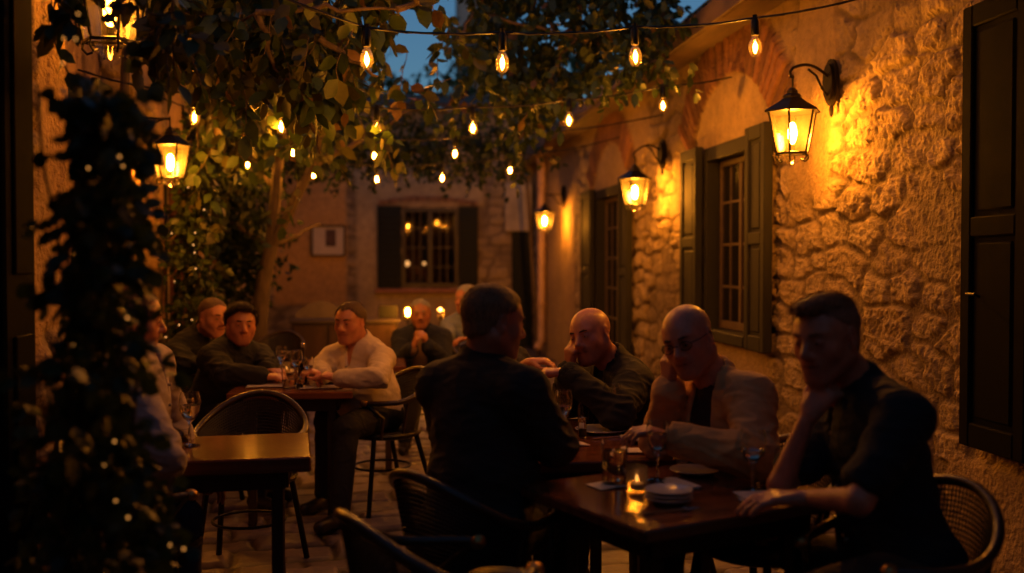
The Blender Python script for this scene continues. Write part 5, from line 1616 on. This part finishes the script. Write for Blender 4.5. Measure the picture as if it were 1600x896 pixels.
def hair_mesh(H, R, s, style, res, seed):
    (ys, zs), off, amp = HAIR[style]
    lo = np.array(H) - .17 * s; hi = np.array(H) + .17 * s
    f = Field(lo, hi, res)
    T = lambda x, y, z: np.array(H) + R @ (np.array([x, y, z]) * s)
    f.ell(T(0, -.018, .040), (np.array([.076, .094, .080]) + off) * s, R, 0)
    f.ell(T(0, .018, .020), (np.array([.066, .070, .080]) + off) * s, R, .03)
    f.ell(T(0, -.045, -.03), (np.array([.058, .045, .05]) + off * .6) * s, R, .03)
    if style == 'fade':
        f.ell(T(0, .026, .100), np.array([.048, .062, .024]) * s, R, .015); f.ell(T(.008, .074, .094), np.array([.038, .018, .015]) * s, R, .012)
    if style == 'thick':
        f.ell(T(0, .04, .100), np.array([.056, .053, .024]) * s, R, .015); f.ell(T(-.012, .072, .098), np.array([.046, .022, .018]) * s, R, .012)
    sl, Pt = f.region(lo, hi)
    q = (Pt - np.array(H)) @ R / s
    zl = np.interp(q[..., 1], ys, zs)
    zl = zl + .006 * np.sin(q[..., 0] * 90 + seed) + np.where(np.abs(q[..., 0]) > .045, -.004, 0) + (.010 * np.cos(q[..., 0] * 60) - .01 if style in ('buzz', 'receding') else 0)
    f.d[sl] = np.maximum(f.d[sl], ((zl - q[..., 2]) * .8 * s).astype(np.float32))
    V, F = f.mesh()
    N = vnormals(V, F)
    loc = (V - np.array(H)) @ R
    st = wob(loc * np.array([3.2, 1.0, 1.6]), 70, seed) * .6 + wob(loc * np.array([2.2, 1.2, 1.2]), 160, seed + 2) * .4
    V = V + N * (st * amp * s)[:, None]
    # loose strands over the cap so that the outline breaks up
    r = np.random.default_rng(seed + 50)
    L0, n, lift = {'short': (.015, 6000, .30), 'thick': (.030, 5200, .45), 'fade': (.020, 3200, .22), 'crop': (.006, 5200, .5), 'full': (.03, 4000, .4), 'buzz': (.006, 5000, .5), 'receding': (.006, 4000, .5)}[style]
    pick = r.integers(0, len(V), n); p = V[pick]; nn = N[pick]
    comb = {'fade': np.array([.25, .75, .15]), 'thick': np.array([.3, .2, .2])}.get(style, np.array([.15, -.1, -.75]))
    loc = (p - np.array(H)) @ R / s
    cd_ = comb[None] + np.stack([np.sign(loc[:, 0]) * .25 * (loc[:, 2] < .08), np.where(loc[:, 2] > .09, .6 if style == 'short' else 0., 0), np.zeros(n)], -1)
    g = cd_ @ R.T + r.normal(size=(n, 3)) * .28
    g = g - nn * (g * nn).sum(1, keepdims=True); g /= np.linalg.norm(g, axis=1, keepdims=True) + 1e-9
    d = g + nn * lift; d /= np.linalg.norm(d, axis=1, keepdims=True)
    L = (L0 * s * r.uniform(.6, 1.3, n))[:, None]
    sd = np.cross(d, nn); sd /= np.linalg.norm(sd, axis=1, keepdims=True) + 1e-9
    wv = sd * (.0011 if L0 > .01 else .0008)
    a = p - nn * .001; mid = a + d * L * .55; tip = mid + (g * 1.0 + nn * lift * .2) * L * .5
    SV = np.stack([a - wv, a + wv, mid - wv, mid + wv, tip - wv * .3, tip + wv * .3], 1).reshape(-1, 3)
    b = (np.arange(n) * 6)[:, None] + len(V)
    SF = np.concatenate([b + np.array([[0, 1, 3, 2]]), b + np.array([[2, 3, 5, 4]])])
    return np.concatenate([V, SV]), np.concatenate([F, SF])

def person(label, head, face, nb, S_R, S_L, E_R, E_L, W_R, W_L, pelvis, knees, ankles, hands=(None, None), pitch=0, roll=0, tone=0, hair='short', haircol=(.09, .04, .018),
           top=('tshirt', (.02, .03, .035)), trousers=(.02, .02, .025), res=.0065, s=1.0, glasses=False, beard=None, body=None, smile=0, fat=0., belly=.0, sleeve='long', tops=None, seed=0, shoe=(.02, .015, .012), cat='person', women=False, group='diners seated at the tables'):
    base = Vector((pelvis[0], pelvis[1], 0))
    t = empty('person', base, label, cat, group)
    A = lambda v: np.array(v, float)
    head, nb, S_R, S_L, E_R, E_L, W_R, W_L, pelvis = map(A, (head, nb, S_R, S_L, E_R, E_L, W_R, W_L, pelvis))
    R = basis(face, roll, pitch)
    side = (S_R - S_L); sw = np.linalg.norm(side); side = side / sw
    up = nb - pelvis; tl = np.linalg.norm(up); up = up / tl
    side = side - up * (side @ up); side /= np.linalg.norm(side)
    fwd = np.cross(up, side); TR = np.stack([side, fwd, up], 1)
    allp = np.array([head + .16, head - .16, S_R, S_L, E_R, E_L, W_R, W_L, pelvis, *[A(k) for k in knees], *[A(a) for a in ankles]])
    lo = allp.min(0) - .24; hi = allp.max(0) + .24; lo[2] = -.02
    def torso(f, g, k=.04, arms=True, upto=1.0, legs=False, sl=1.0):
        f.ell(pelvis + up * .02, A([.175 + g, .135 + g, .13 + g]), TR, 0)
        f.ell(pelvis + up * tl * .33 + fwd * (.015 + belly * .5), A([.155 + g + belly * .5, .12 + g + belly, .17]), TR, k)
        f.ell(pelvis + up * tl * .62 + fwd * .01, A([sw * .42 + g, .118 + g + belly * .3, .19]), TR, k)
        f.ell(pelvis + up * tl * .82, A([sw * .40 + g, .10 + g, .11 + g]), TR, k)
        for Sx in (S_R, S_L):
            f.cone(nb - up * .05, Sx, .070 + g, .062 + g, k); f.cone(nb - up * .015, Sx + (nb - Sx) * .35, .045 + g * .8, .05 + g * .8, k)
        if arms:
            for Sx, Ex, Wx in ((S_R, E_R, W_R), (S_L, E_L, W_L)):
                f.cone(Sx, Ex if sl > .5 else Sx + (Ex - Sx) * .72, .058 + g, (.044 if sl > .5 else .050) + g, .022)
                if sl > .5: f.cone(Ex, Ex + (Wx - Ex) * (.93 if sl >= 1 else .55), .044 + g, .031 + g * 1.1, .008)
    # --- skin body
    f = Field(lo, hi, res)
    torso(f, -.006)
    T = head_field(f, head, R, s, nb, smile=smile, fat=fat)
    hips = [pelvis + side * .09 * q for q in (1, -1)]
    for hp, kn, an in zip(hips, knees, ankles):
        kn = A(kn); an = A(an)
        f.cone(hp, kn, .082, .056, .03); f.cone(kn, an, .054, .036, .02)
        ft = fwd.copy(); ft[2] = 0; ft /= np.linalg.norm(ft) + 1e-9
        f.cone(an + A([0, 0, -.035]), an + ft * .15 + A([0, 0, -.05]), .035, .026, .02)
    for Wx, hs, sd in ((W_R, hands[0], 1), (W_L, hands[1], -1)):
        if hs: hand_field(f, Wx, hs[0], hs[1], sd, hs[2], s * 1.0, thumb=hs[3] if len(hs) > 3 else .6)
    V, F = f.mesh()
    q = (V - head) @ R / s
    gs = lambda x, y, z, r: np.exp(-(((np.abs(q[:, 0]) - x) ** 2 + (q[:, 1] - y) ** 2 + (q[:, 2] - z) ** 2) / r ** 2))
    near = (np.linalg.norm(q, axis=1) < .17).astype(float)
    C3 = np.ones((len(V), 3))
    def tint(w, c):
        w = np.clip(w * near, 0, 1)[:, None]; C3[:] = C3 * (1 - w) + C3 * np.array(c) * w
    tint(gs(.031, .088, .006, .017) * .75, (.55, .45, .45))
    tint(gs(.0, .11, -.028, .018) * .6, (1.0, .72, .68)); tint(gs(.045, .07, -.02, .024) * .5, (1.02, .75, .7)); tint(gs(.082, 0, 0, .03) * .5, (1, .72, .68))
    lip = np.exp(-((q[:, 2] + .0575) / .0070) ** 2) * np.exp(-(q[:, 0] / .027) ** 4) * (q[:, 1] > .06)
    tint(lip * .7, (.76, .5, .5))
    lips_gap = np.exp(-((q[:, 2] + .0572) / .0022) ** 2) * np.exp(-(q[:, 0] / .031) ** 4) * (q[:, 1] > .06)
    tint(lips_gap, (.35, .22, .22))
    if not women:
        bz = sstep(-.030, -.05, q[:, 2]) * sstep(-.02, .02, q[:, 1]) * sstep(-.135, -.11, q[:, 2]); tint(bz * (.9 if beard else .4), (.58, .5, .5) if beard else (.68, .62, .62))
    if haircol and hair in (None, 'crop'): tint(sstep(.02, -.03, q[:, 1]) * sstep(-.06, -.02, q[:, 2]) * (1 - sstep(.05, .09, q[:, 2])) * .4, (.72, .68, .66))
    C3 *= (.92 + .16 * fbm(V[:, 0] * 40 + V[:, 2] * 31, V[:, 1] * 40, 3))[:, None]
    np_obj('body', V, F, skin(tone), t, col=C3)
    # --- eyes, brows
    for x in (-1, 1):
        m = MB(); Rm = Matrix([list(r_) for r_ in R])
        m.ball(T(x * .031, .0788, .0045), .0100 * s, 12, 8); m.build('eye', principled('eye_white', (.30, .22, .18), .2), t, world=True)
        m = MB(); m.ball(T(x * .031, .0852, .0038), .0046 * s, 10, 6); m.build('iris', principled('iris', (.02, .012, .008), .1), t, world=True)
        fb = Field(T(x * .031, .08, .03) - .04, T(x * .031, .08, .03) + .04, .0035)
        fb.cone(T(x * .015, .0925, .0275), T(x * .034, .0885, .0305), .0040 * s, .0046 * s, .004); fb.cone(T(x * .034, .0885, .0305), T(x * .049, .0745, .0255), .0032 * s, .0018 * s, .004)
        v, q = fb.mesh(); np_obj('eyebrow', v, q, principled('brow_%02d' % int(haircol[0] * 100), tuple(c * .7 for c in haircol), .8, bump=.8, bscale=300), t)
    if hair == 'fade':
        V, F = hair_mesh(head, R, s, 'crop', .005, seed); np_obj('cropped_sides', V, F, principled('cropped_hair', (.30, .14, .075), .7, noise=.4, nscale=120, bump=.6, bscale=400), t)
    if hair:
        V, F = hair_mesh(head, R, s, hair, max(.0045, res * .8), seed)
        np_obj('hair', V, F, principled('hair_%03d' % int(haircol[0] * 1000), haircol, .55, noise=.45, nscale=70, bump=.9, bscale=230, bdist=.003, stretch=(2, 2, .6)), t)
    if glasses:
        m = MB(); g = lambda *a: Vector(T(*a))
        for x in (-1, 1):
            pts = [g(x * .033 + .022 * math.cos(a), .0985 - .006 * abs(math.cos(a)), .003 + .015 * math.sin(a)) for a in np.linspace(0, 2 * math.pi, 21)]
            m.tube(pts, .0016, 6, caps=False); m.tube([g(x * .055, .093, .008), g(x * .074, .06, .009), g(x * .080, -.01, .012), g(x * .080, -.02, 0)], .0017, 6)
        m.tube([g(-.011, .103, .006), g(0, .106, .009), g(.011, .103, .006)], .0016, 6)
        go = m.build('glasses', M_black, t, world=True)
        for x in (-1, 1):
            m = MB(); m.add([g(x * .033 + .021 * math.cos(a), .0985 - .006 * abs(math.cos(a)), .003 + .014 * math.sin(a)) for a in np.linspace(0, 2 * math.pi, 17)[:-1]], [tuple(range(16))]); m.build('lens', thin_glass('lens', (.9, .9, .9), .25), go, world=True)
    # --- clothes
    kind, ccol = top[0], top[1]
    jl = (E_R, E_L, pelvis + up * .08)
    def garment(name, g, mat, sl=1.0, cut=None, amp=.005, hem=-.02, collar=True, rr=res):
        f = Field(lo, hi, rr); torso(f, g, sl=sl)
        if collar: f.cone(nb + up * .005, nb + (head - nb) * .22 - fwd * .006, .066 + g * .5 + fat, .062 + g * .5 + fat, .015)
        sl_, Pt = f.region(lo, hi)
        # hem below, neck opening above
        q = (Pt - pelvis) @ TR
        f.d[sl_] = np.maximum(f.d[sl_], (hem - .10 - q[..., 2]).astype(np.float32))
        f.cone(nb + up * .0, nb + (head - nb) * .8, .054 + fat, .066 + fat, .004, 's')
        if cut is not None:
            qn = (Pt - nb) @ TR
            f.d[sl_] = np.maximum(f.d[sl_], cut(qn).astype(np.float32))
        if kind in ('shirt', 'polo'):
            qn = (Pt - nb) @ TR
            f.d[sl_] = np.maximum(f.d[sl_], np.where((qn[..., 1] > .02) & (qn[..., 2] < .03), .030 + .22 * qn[..., 2] - np.abs(qn[..., 0]), -.1).astype(np.float32))
        V, F = f.mesh(); V = folds(V, F, amp, seed, jl)
        return np_obj(name, V, F, mat, t)
    sl = {'long': 1.0, 'half': .7, 'short': .3}[sleeve]
    if kind in ('jacket', 'blazer', 'hoodie'):
        w0 = top[2] if len(top) > 2 else .05
        def cut(q):
            v = w0 + .05 * np.clip(-q[..., 2] / .5, 0, 1) * (1 if kind == 'jacket' else -.6)
            ww = np.where(q[..., 2] > -.55, v, v)
            return np.where(q[..., 1] > -.0, (ww - np.abs(q[..., 0])), -.1)
        garment('shirt', .010, cloth('shirt_%s' % (seed), top[3] if len(top) > 3 else (.05, .05, .05)), sl, amp=.004)
        jk = garment({'jacket': 'jacket', 'blazer': 'blazer', 'hoodie': 'hooded_top'}[kind], .024, cloth('cloth_%s' % seed, ccol), sl, cut if kind != 'hoodie' else None, .012, collar=True)
        # lapels and collar
        Tn = lambda x, y, z: nb + TR @ np.array([x, y, z])
        fc = Field(nb - .22, nb + .22, max(.005, res * .8))
        for q in (-1, 1):
            fc.cone(Tn(0, -.070, .036), Tn(q * .066, -.03, .038), .013, .013, .012); fc.cone(Tn(q * .066, -.03, .038), Tn(q * .085, .03, .01), .014, .015, .012)
            fc.cone(Tn(q * .085, .03, .01), Tn(q * .072, .105, -.06), .016, .014, .012)
            fc.cone(Tn(q * .072, .105, -.06), Tn(q * .062, .130, -.15), .013, .008, .01)
        v, q = fc.mesh(); np_obj('collar', v, q, cloth('cloth_%s' % seed, ccol), t)
        if kind == 'blazer':   # thin shirt collar showing at the neck
            fc = Field(nb - .15, nb + .15, .005)
            for a in np.linspace(0, 2 * math.pi, 13)[:-1]:
                b = a + math.pi / 6
                fc.cone(Tn(.064 * math.sin(a), -.01 + .066 * math.cos(a), .052 - .02 * math.cos(a)), Tn(.064 * math.sin(b), -.01 + .066 * math.cos(b), .052 - .02 * math.cos(b)), .008, .008, .004)
            v, q = fc.mesh(); np_obj('shirt_collar', v, q, cloth('pale_shirt_collar', (.5, .45, .42)), t)
    else:
        g = garment('shirt' if kind == 'shirt' else 'polo_shirt', .016, cloth('cloth_%s' % seed, ccol), sl, amp=.010)
        Tn = lambda x, y, z: nb + TR @ np.array([x, y, z])
        fc = Field(nb - .2, nb + .2, max(.005, res * .8))
        for q in (-1, 1):
            fc.cone(Tn(0, -.058, .030), Tn(q * .062, -.02, .030), .012, .012, .012); fc.cone(Tn(q * .062, -.02, .030), Tn(q * .060, .055, .012), .012, .012, .01)
            fc.cone(Tn(q * .060, .055, .012), Tn(q * .028, .105, -.03), .012, .007, .008); fc.cone(Tn(q * .060, .055, .012), Tn(q * .075, .085, -.045), .010, .006, .012)
        v, q = fc.mesh(); np_obj('collar', v, q, cloth('cloth_%s' % seed, ccol), t)
    if kind in ('shirt', 'polo'):
        gsurf = None
        for kb in range(5):
            c_ = nb - up * (.10 + .075 * kb) + fwd * (.118 + .03 * min(1, kb / 3) + belly * .75)
            m = MB(); m.slab([c_ + TR @ np.array([.0055 * math.cos(a), 0, .0055 * math.sin(a)]) for a in np.linspace(0, 2 * math.pi, 11)[:-1]], tuple(fwd), .012)
            m.build('button', principled('button', (.3, .25, .2), .4), t, world=True)
    if sl >= 1:
        for Ex, Wx in ((E_R, W_R), (E_L, W_L)):
            fc = Field(np.minimum(Ex, Wx) - .09, np.maximum(Ex, Wx) + .09, max(.006, res)); g_ = .026 if kind in ('jacket', 'blazer', 'hoodie') else .019
            d_ = Wx - Ex; fc.cone(Ex + d_ * .80, Ex + d_ * .96, .034 + g_, .031 + g_, 0); fc.cone(Ex + d_ * .95, Ex + d_ * 1.2, .027 + g_, .027 + g_, .002, 's')
            v, q = fc.mesh()
            if len(v): np_obj('cuff', v, q, cloth('cloth_%s' % seed, ccol), t)
    # trousers and shoes
    f = Field([lo[0], lo[1], 0], [hi[0], hi[1], pelvis[2] + .25], .011)
    f.ell(pelvis + up * .0, A([.185, .148, .13]), TR, 0)
    for hp, kn, an in zip(hips, knees, ankles):
        f.cone(hp, A(kn), .096, .072, .03); f.cone(A(kn), A(an) + A([0, 0, .02]), .070, .056, .02)
    V, F = f.mesh(); V = folds(V, F, .006, seed + 5, knees); np_obj('trousers', V, F, cloth('trousers_%02d' % seed, trousers), t)
    ft = fwd.copy(); ft[2] = 0; ft /= np.linalg.norm(ft) + 1e-9
    for an in ankles:
        f = Field(A(an) - .3, A(an) + .3, .009); an = A(an)
        f.cone(an + A([0, 0, -.035]) - ft * .03, an + ft * .17 + A([0, 0, -.045]), .043, .036, .02); f.cone(an + A([0, 0, .02]), an + A([0, 0, -.03]), .045, .045, .02)
        f.op(an - .3, an + .3, lambda Pt: -(Pt[..., 2] - .004), 0, 'i')
        v, q = f.mesh(); np_obj('shoe', v, q, principled('shoe_leather', shoe, .4), t)
    return t, T, TR, nb
# ------------------------------------------------------------------ the diners
cr = _r; cf = _fh; UPV = Vector((0, 0, 1))
def D3(x, y, z): return cr * x + cf * y + UPV * z     # direction in right / away / up terms
def K(px, d, z): return tuple(Q(px, d, z))

# man in the dark polo, front right, chin on his fist
person('man in a dark polo shirt at the front right, chin on his fist, short fringe', P(1292, 530, 2.95), facing(-52), K(1352, 2.99, 1.06),
       S_R=P(1322, 655, 3.12), S_L=P(1412, 655, 2.74), E_R=K(1222, 2.93, .80), E_L=K(1345, 2.60, .83), W_R=P(1262, 652, 2.92), W_L=K(1262, 2.76, .80), pelvis=K(1425, 2.86, .56),
       knees=(K(1270, 3.15, .52), K(1230, 2.7, .52)), ankles=(K(1280, 3.2, .09), K(1235, 2.75, .09)), hands=((D3(.45, -.1, .75), D3(.35, .6, -.3), 1.15), (D3(-1, .1, .0), D3(-.1, .1, -1), .3)),
       pitch=9, roll=4, tone=0, hair='fade', haircol=(.30, .14, .06), top=('polo', (.007, .012, .014)), trousers=(.06, .04, .025), sleeve='short', res=.0055, s=1.06, seed=1, beard=None)
# ring-like metal watch on the crossed wrist
# man with glasses, tan jacket
person('bald man with glasses and a tan jacket, cheek resting on his hand', P(1076, 533, 3.5), facing(-34), K(1126, 3.54, 1.00),
       S_R=P(1068, 628, 3.70), S_L=P(1172, 622, 3.42), E_R=K(1034, 3.66, .80), E_L=K(1182, 3.22, .83), W_R=P(1046, 606, 3.53), W_L=K(1050, 3.36, .86), pelvis=K(1168, 3.66, .55),
       knees=(K(1010, 3.95, .52), K(1040, 3.5, .52)), ankles=(K(1010, 3.9, .09), K(1040, 3.45, .09)), hands=((D3(-.05, -.1, 1), D3(.6, .35, 0), .75), (D3(-.85, 0, .28), D3(.1, .1, -1), .55)),
       pitch=12, roll=15, tone=1, hair=None, haircol=(.12, .07, .04), top=('jacket', (.60, .34, .13), .045, (.035, .02, .018)), trousers=(.03, .025, .03), glasses=True, res=.006, s=1.02, seed=2, fat=.006, belly=.04)
# man in black jacket
person('bald man with dark stubble in a black jacket, leaning his cheek on one hand', P(923, 526, 4.5), facing(-38), K(962, 4.56, .975),
       S_R=P(905, 610, 4.74), S_L=P(990, 600, 4.42), E_R=K(888, 4.62, .80), E_L=K(965, 4.18, .82), W_R=P(890, 580, 4.46), W_L=P(885, 583, 4.34), pelvis=K(995, 4.7, .55),
       knees=(K(890, 4.9, .52), K(900, 4.5, .52)), ankles=(K(890, 4.9, .09), K(900, 4.5, .09)), hands=((D3(.05, -.1, 1), D3(.7, .4, 0), .7), (D3(-.9, -.1, .05), D3(-.1, .1, -1), .9)),
       pitch=4, roll=13, tone=1, hair=None, haircol=(.06, .03, .02), top=('jacket', (.012, .012, .010), .03, (.02, .02, .02)), trousers=(.02, .02, .025), beard=(.20, .085, .05), res=.007, s=1.04, seed=3, fat=.006, belly=.03, smile=.6)
# man in dark suit, back to the camera
person('man in a dark suit with short brown hair, seen from behind, looking to the right', P(771, 505, 3.4), facing(118), K(752, 3.42, 1.085),
       S_R=P(818, 616, 3.26), S_L=P(690, 606, 3.48), E_R=K(866, 3.28, .85), E_L=K(700, 3.80, .82), W_R=K(850, 3.60, .84), W_L=K(800, 3.9, .84), pelvis=K(742, 3.26, .56),
       knees=(K(860, 3.6, .52), K(800, 3.8, .52)), ankles=(K(870, 3.6, .09), K(810, 3.8, .09)), hands=((D3(.6, .6, 0), D3(0, 0, -1), .5), (D3(.8, .2, 0), D3(0, 0, -1), .5)),
       pitch=10, roll=-2, tone=0, hair='short', haircol=(.32, .15, .06), top=('blazer', (.026, .018, .012), .05, (.4, .36, .33)), trousers=(.02, .02, .02), res=.006, s=1.05, seed=4, fat=.003, belly=.03)
# man in white shirt
pw, Tw, TRw, nbw = person('heavy-set man in a white shirt at the table behind, hands joined', P(547, 505, 5.95), facing(-22), K(563, 6.0, .955),
       S_R=P(520, 562, 6.05), S_L=P(596, 562, 5.88), E_R=K(497, 5.92, .81), E_L=K(590, 5.62, .80), W_R=K(506, 5.74, .80), W_L=K(528, 5.62, .80), pelvis=K(584, 6.0, .54),
       knees=(K(510, 5.95, .53), K(540, 5.6, .53)), ankles=(K(505, 5.9, .09), K(530, 5.5, .09)), hands=((D3(-.6, -.3, .3), D3(.3, .3, -1), .8), (D3(-.9, .2, .2), D3(0, .2, -1), .8)),
       pitch=4, roll=0, tone=0, hair='short', haircol=(.12, .06, .03), top=('shirt', (.60, .49, .37)), trousers=(.012, .012, .016), res=.008, s=1.02, seed=5, fat=.007, belly=.06)
m = MB(); c = np.array(nbw) + TRw @ np.array([-.115, .13, -.155]); u_ = TRw[:, 0]; w_ = TRw[:, 2]; n_ = TRw[:, 1]
m.slab([c - u_ * .04 - w_ * .012, c + u_ * .04 - w_ * .012, c + u_ * .04 + w_ * .012, c - u_ * .04 + w_ * .012], n_, .012); m.build('shirt_pocket', M_black, pw, world=True)
# dark-haired smiling man
person('smiling man with thick dark hair in a dark hooded top', P(377, 508, 6.1), facing(24), K(366, 6.16, .935),
       S_R=P(332, 562, 6.0), S_L=P(405, 560, 6.3), E_R=K(352, 5.82, .80), E_L=K(420, 6.1, .80), W_R=K(408, 5.80, .79), W_L=K(415, 5.98, .80), pelvis=K(332, 6.15, .54),
       knees=(K(400, 5.9, .52), K(420, 6.2, .52)), ankles=(K(400, 5.9, .09), K(420, 6.2, .09)), hands=((D3(1, .1, 0), D3(0, .2, -1), .5), (D3(.6, -.5, .1), D3(0, 0, -1), .5)),
       pitch=2, roll=-3, tone=0, hair='thick', haircol=(.035, .02, .013), top=('hoodie', (.007, .007, .010)), trousers=(.02, .02, .03), res=.008, s=1.03, seed=6, smile=1.2, fat=.006, belly=.02)
# balding man beside him
person('man with cropped hair and dark jacket looking right, at the left end of the group', P(333, 497, 6.6), facing(50), K(313, 6.68, .96),
       S_R=P(275, 553, 6.55), S_L=P(335, 550, 6.92), E_R=K(290, 6.3, .80), E_L=K(345, 6.7, .8), W_R=K(345, 6.4, .8), W_L=K(375, 6.6, .8), pelvis=K(275, 6.7, .54),
       knees=(K(350, 6.5, .52), K(360, 6.8, .52)), ankles=(K(350, 6.5, .09), K(360, 6.8, .09)), hands=((D3(1, 0, 0), D3(0, 0, -1), .5), (D3(1, 0, 0), D3(0, 0, -1), .5)),
       pitch=6, roll=-4, tone=1, hair='crop', haircol=(.13, .065, .035), top=('jacket', (.006, .007, .010), .03, (.02, .02, .02)), trousers=(.02, .02, .03), res=.009, s=1.06, seed=7, fat=.004, belly=.02)
# woman in navy at the far end
person('grey-haired woman in a navy jacket at the far end, hands raised together', P(657, 491, 8.0), facing(4), K(657, 8.05, .90),
       S_R=P(628, 530, 8.05), S_L=P(690, 530, 8.05), E_R=K(626, 7.85, .68), E_L=K(692, 7.85, .68), W_R=P(645, 545, 7.7), W_L=P(668, 540, 7.72), pelvis=K(660, 8.2, .50),
       knees=(K(630, 7.7, .50), K(690, 7.7, .50)), ankles=(K(632, 7.7, .09), K(688, 7.7, .09)), hands=((D3(.3, -.1, .8), D3(.7, .3, 0), .7), (D3(-.3, -.1, .8), D3(-.7, .3, 0), .7)),
       pitch=3, roll=3, tone=2, hair='short', haircol=(.42, .40, .40), top=('jacket', (.010, .014, .035), .035, (.2, .12, .08)), trousers=(.015, .02, .045), res=.010, s=.98, seed=8, smile=.8)
# grey haired man, far, partly hidden
person('grey-haired man in a pale blue shirt far back, half hidden by the suited man', P(728, 468, 9.0), facing(-40), K(735, 9.05, .99),
       S_R=P(702, 510, 9.1), S_L=P(768, 510, 8.95), E_R=K(700, 8.9, .78), E_L=K(770, 8.75, .78), W_R=K(690, 8.7, .80), W_L=K(735, 8.6, .80), pelvis=K(745, 9.1, .52),
       knees=(K(700, 8.7, .50), K(745, 8.6, .50)), ankles=(K(700, 8.7, .09), K(745, 8.6, .09)), hands=((D3(-.6, -.4, 0), D3(0, 0, -1), .5), (D3(-.8, -.3, 0), D3(0, 0, -1), .5)),
       pitch=4, roll=0, tone=1, hair='short', haircol=(.45, .43, .43), top=('shirt', (.22, .26, .36)), trousers=(.03, .03, .04), res=.011, s=1.05, seed=9)
# person behind the suited man, forearm showing
person('person hidden behind the suited man, only a bare forearm in view', P(770, 512, 5.4), facing(20), K(772, 5.45, .93),
       S_R=P(742, 570, 5.35), S_L=P(805, 565, 5.45), E_R=K(745, 5.25, .78), E_L=K(800, 5.2, .86), W_R=K(770, 5.0, .78), W_L=P(826, 566, 5.1), pelvis=K(775, 5.5, .54),
       knees=(K(750, 5.1, .52), K(800, 5.1, .52)), ankles=(K(750, 5.1, .09), K(800, 5.1, .09)), hands=((D3(.5, -.5, 0), D3(0, 0, -1), .5), (D3(1, -.2, .1), D3(0, .1, -1), .6)),
       pitch=6, roll=0, tone=0, hair='short', haircol=(.05, .03, .02), top=('polo', (.015, .015, .018)), sleeve='short', trousers=(.02, .02, .02), res=.010, s=1.0, seed=10)
# man in pale shirt beside the ivy
person('fair man in a pale shirt at the left table, half covered by ivy', P(208, 500, 3.78), facing(112), K(208, 3.78, 1.10),
       S_R=P(196, 585, 3.56), S_L=P(240, 570, 3.98), E_R=K(258, 3.42, .78), E_L=K(268, 4.1, .80), W_R=K(240, 3.62, .60), W_L=K(295, 3.95, .60), pelvis=K(180, 3.76, .55),
       knees=(K(280, 3.65, .52), K(270, 4.0, .52)), ankles=(K(285, 3.6, .09), K(275, 3.95, .09)), hands=((D3(.8, .3, -.1), D3(0, 0, -1), .6), (D3(.8, 0, -.1), D3(0, 0, -1), .6)),
       pitch=8, roll=0, tone=1, hair='short', haircol=(.30, .17, .08), top=('shirt', (.42, .34, .30)), trousers=(.03, .03, .05), res=.007, s=1.02, seed=11, fat=.003, belly=.02)
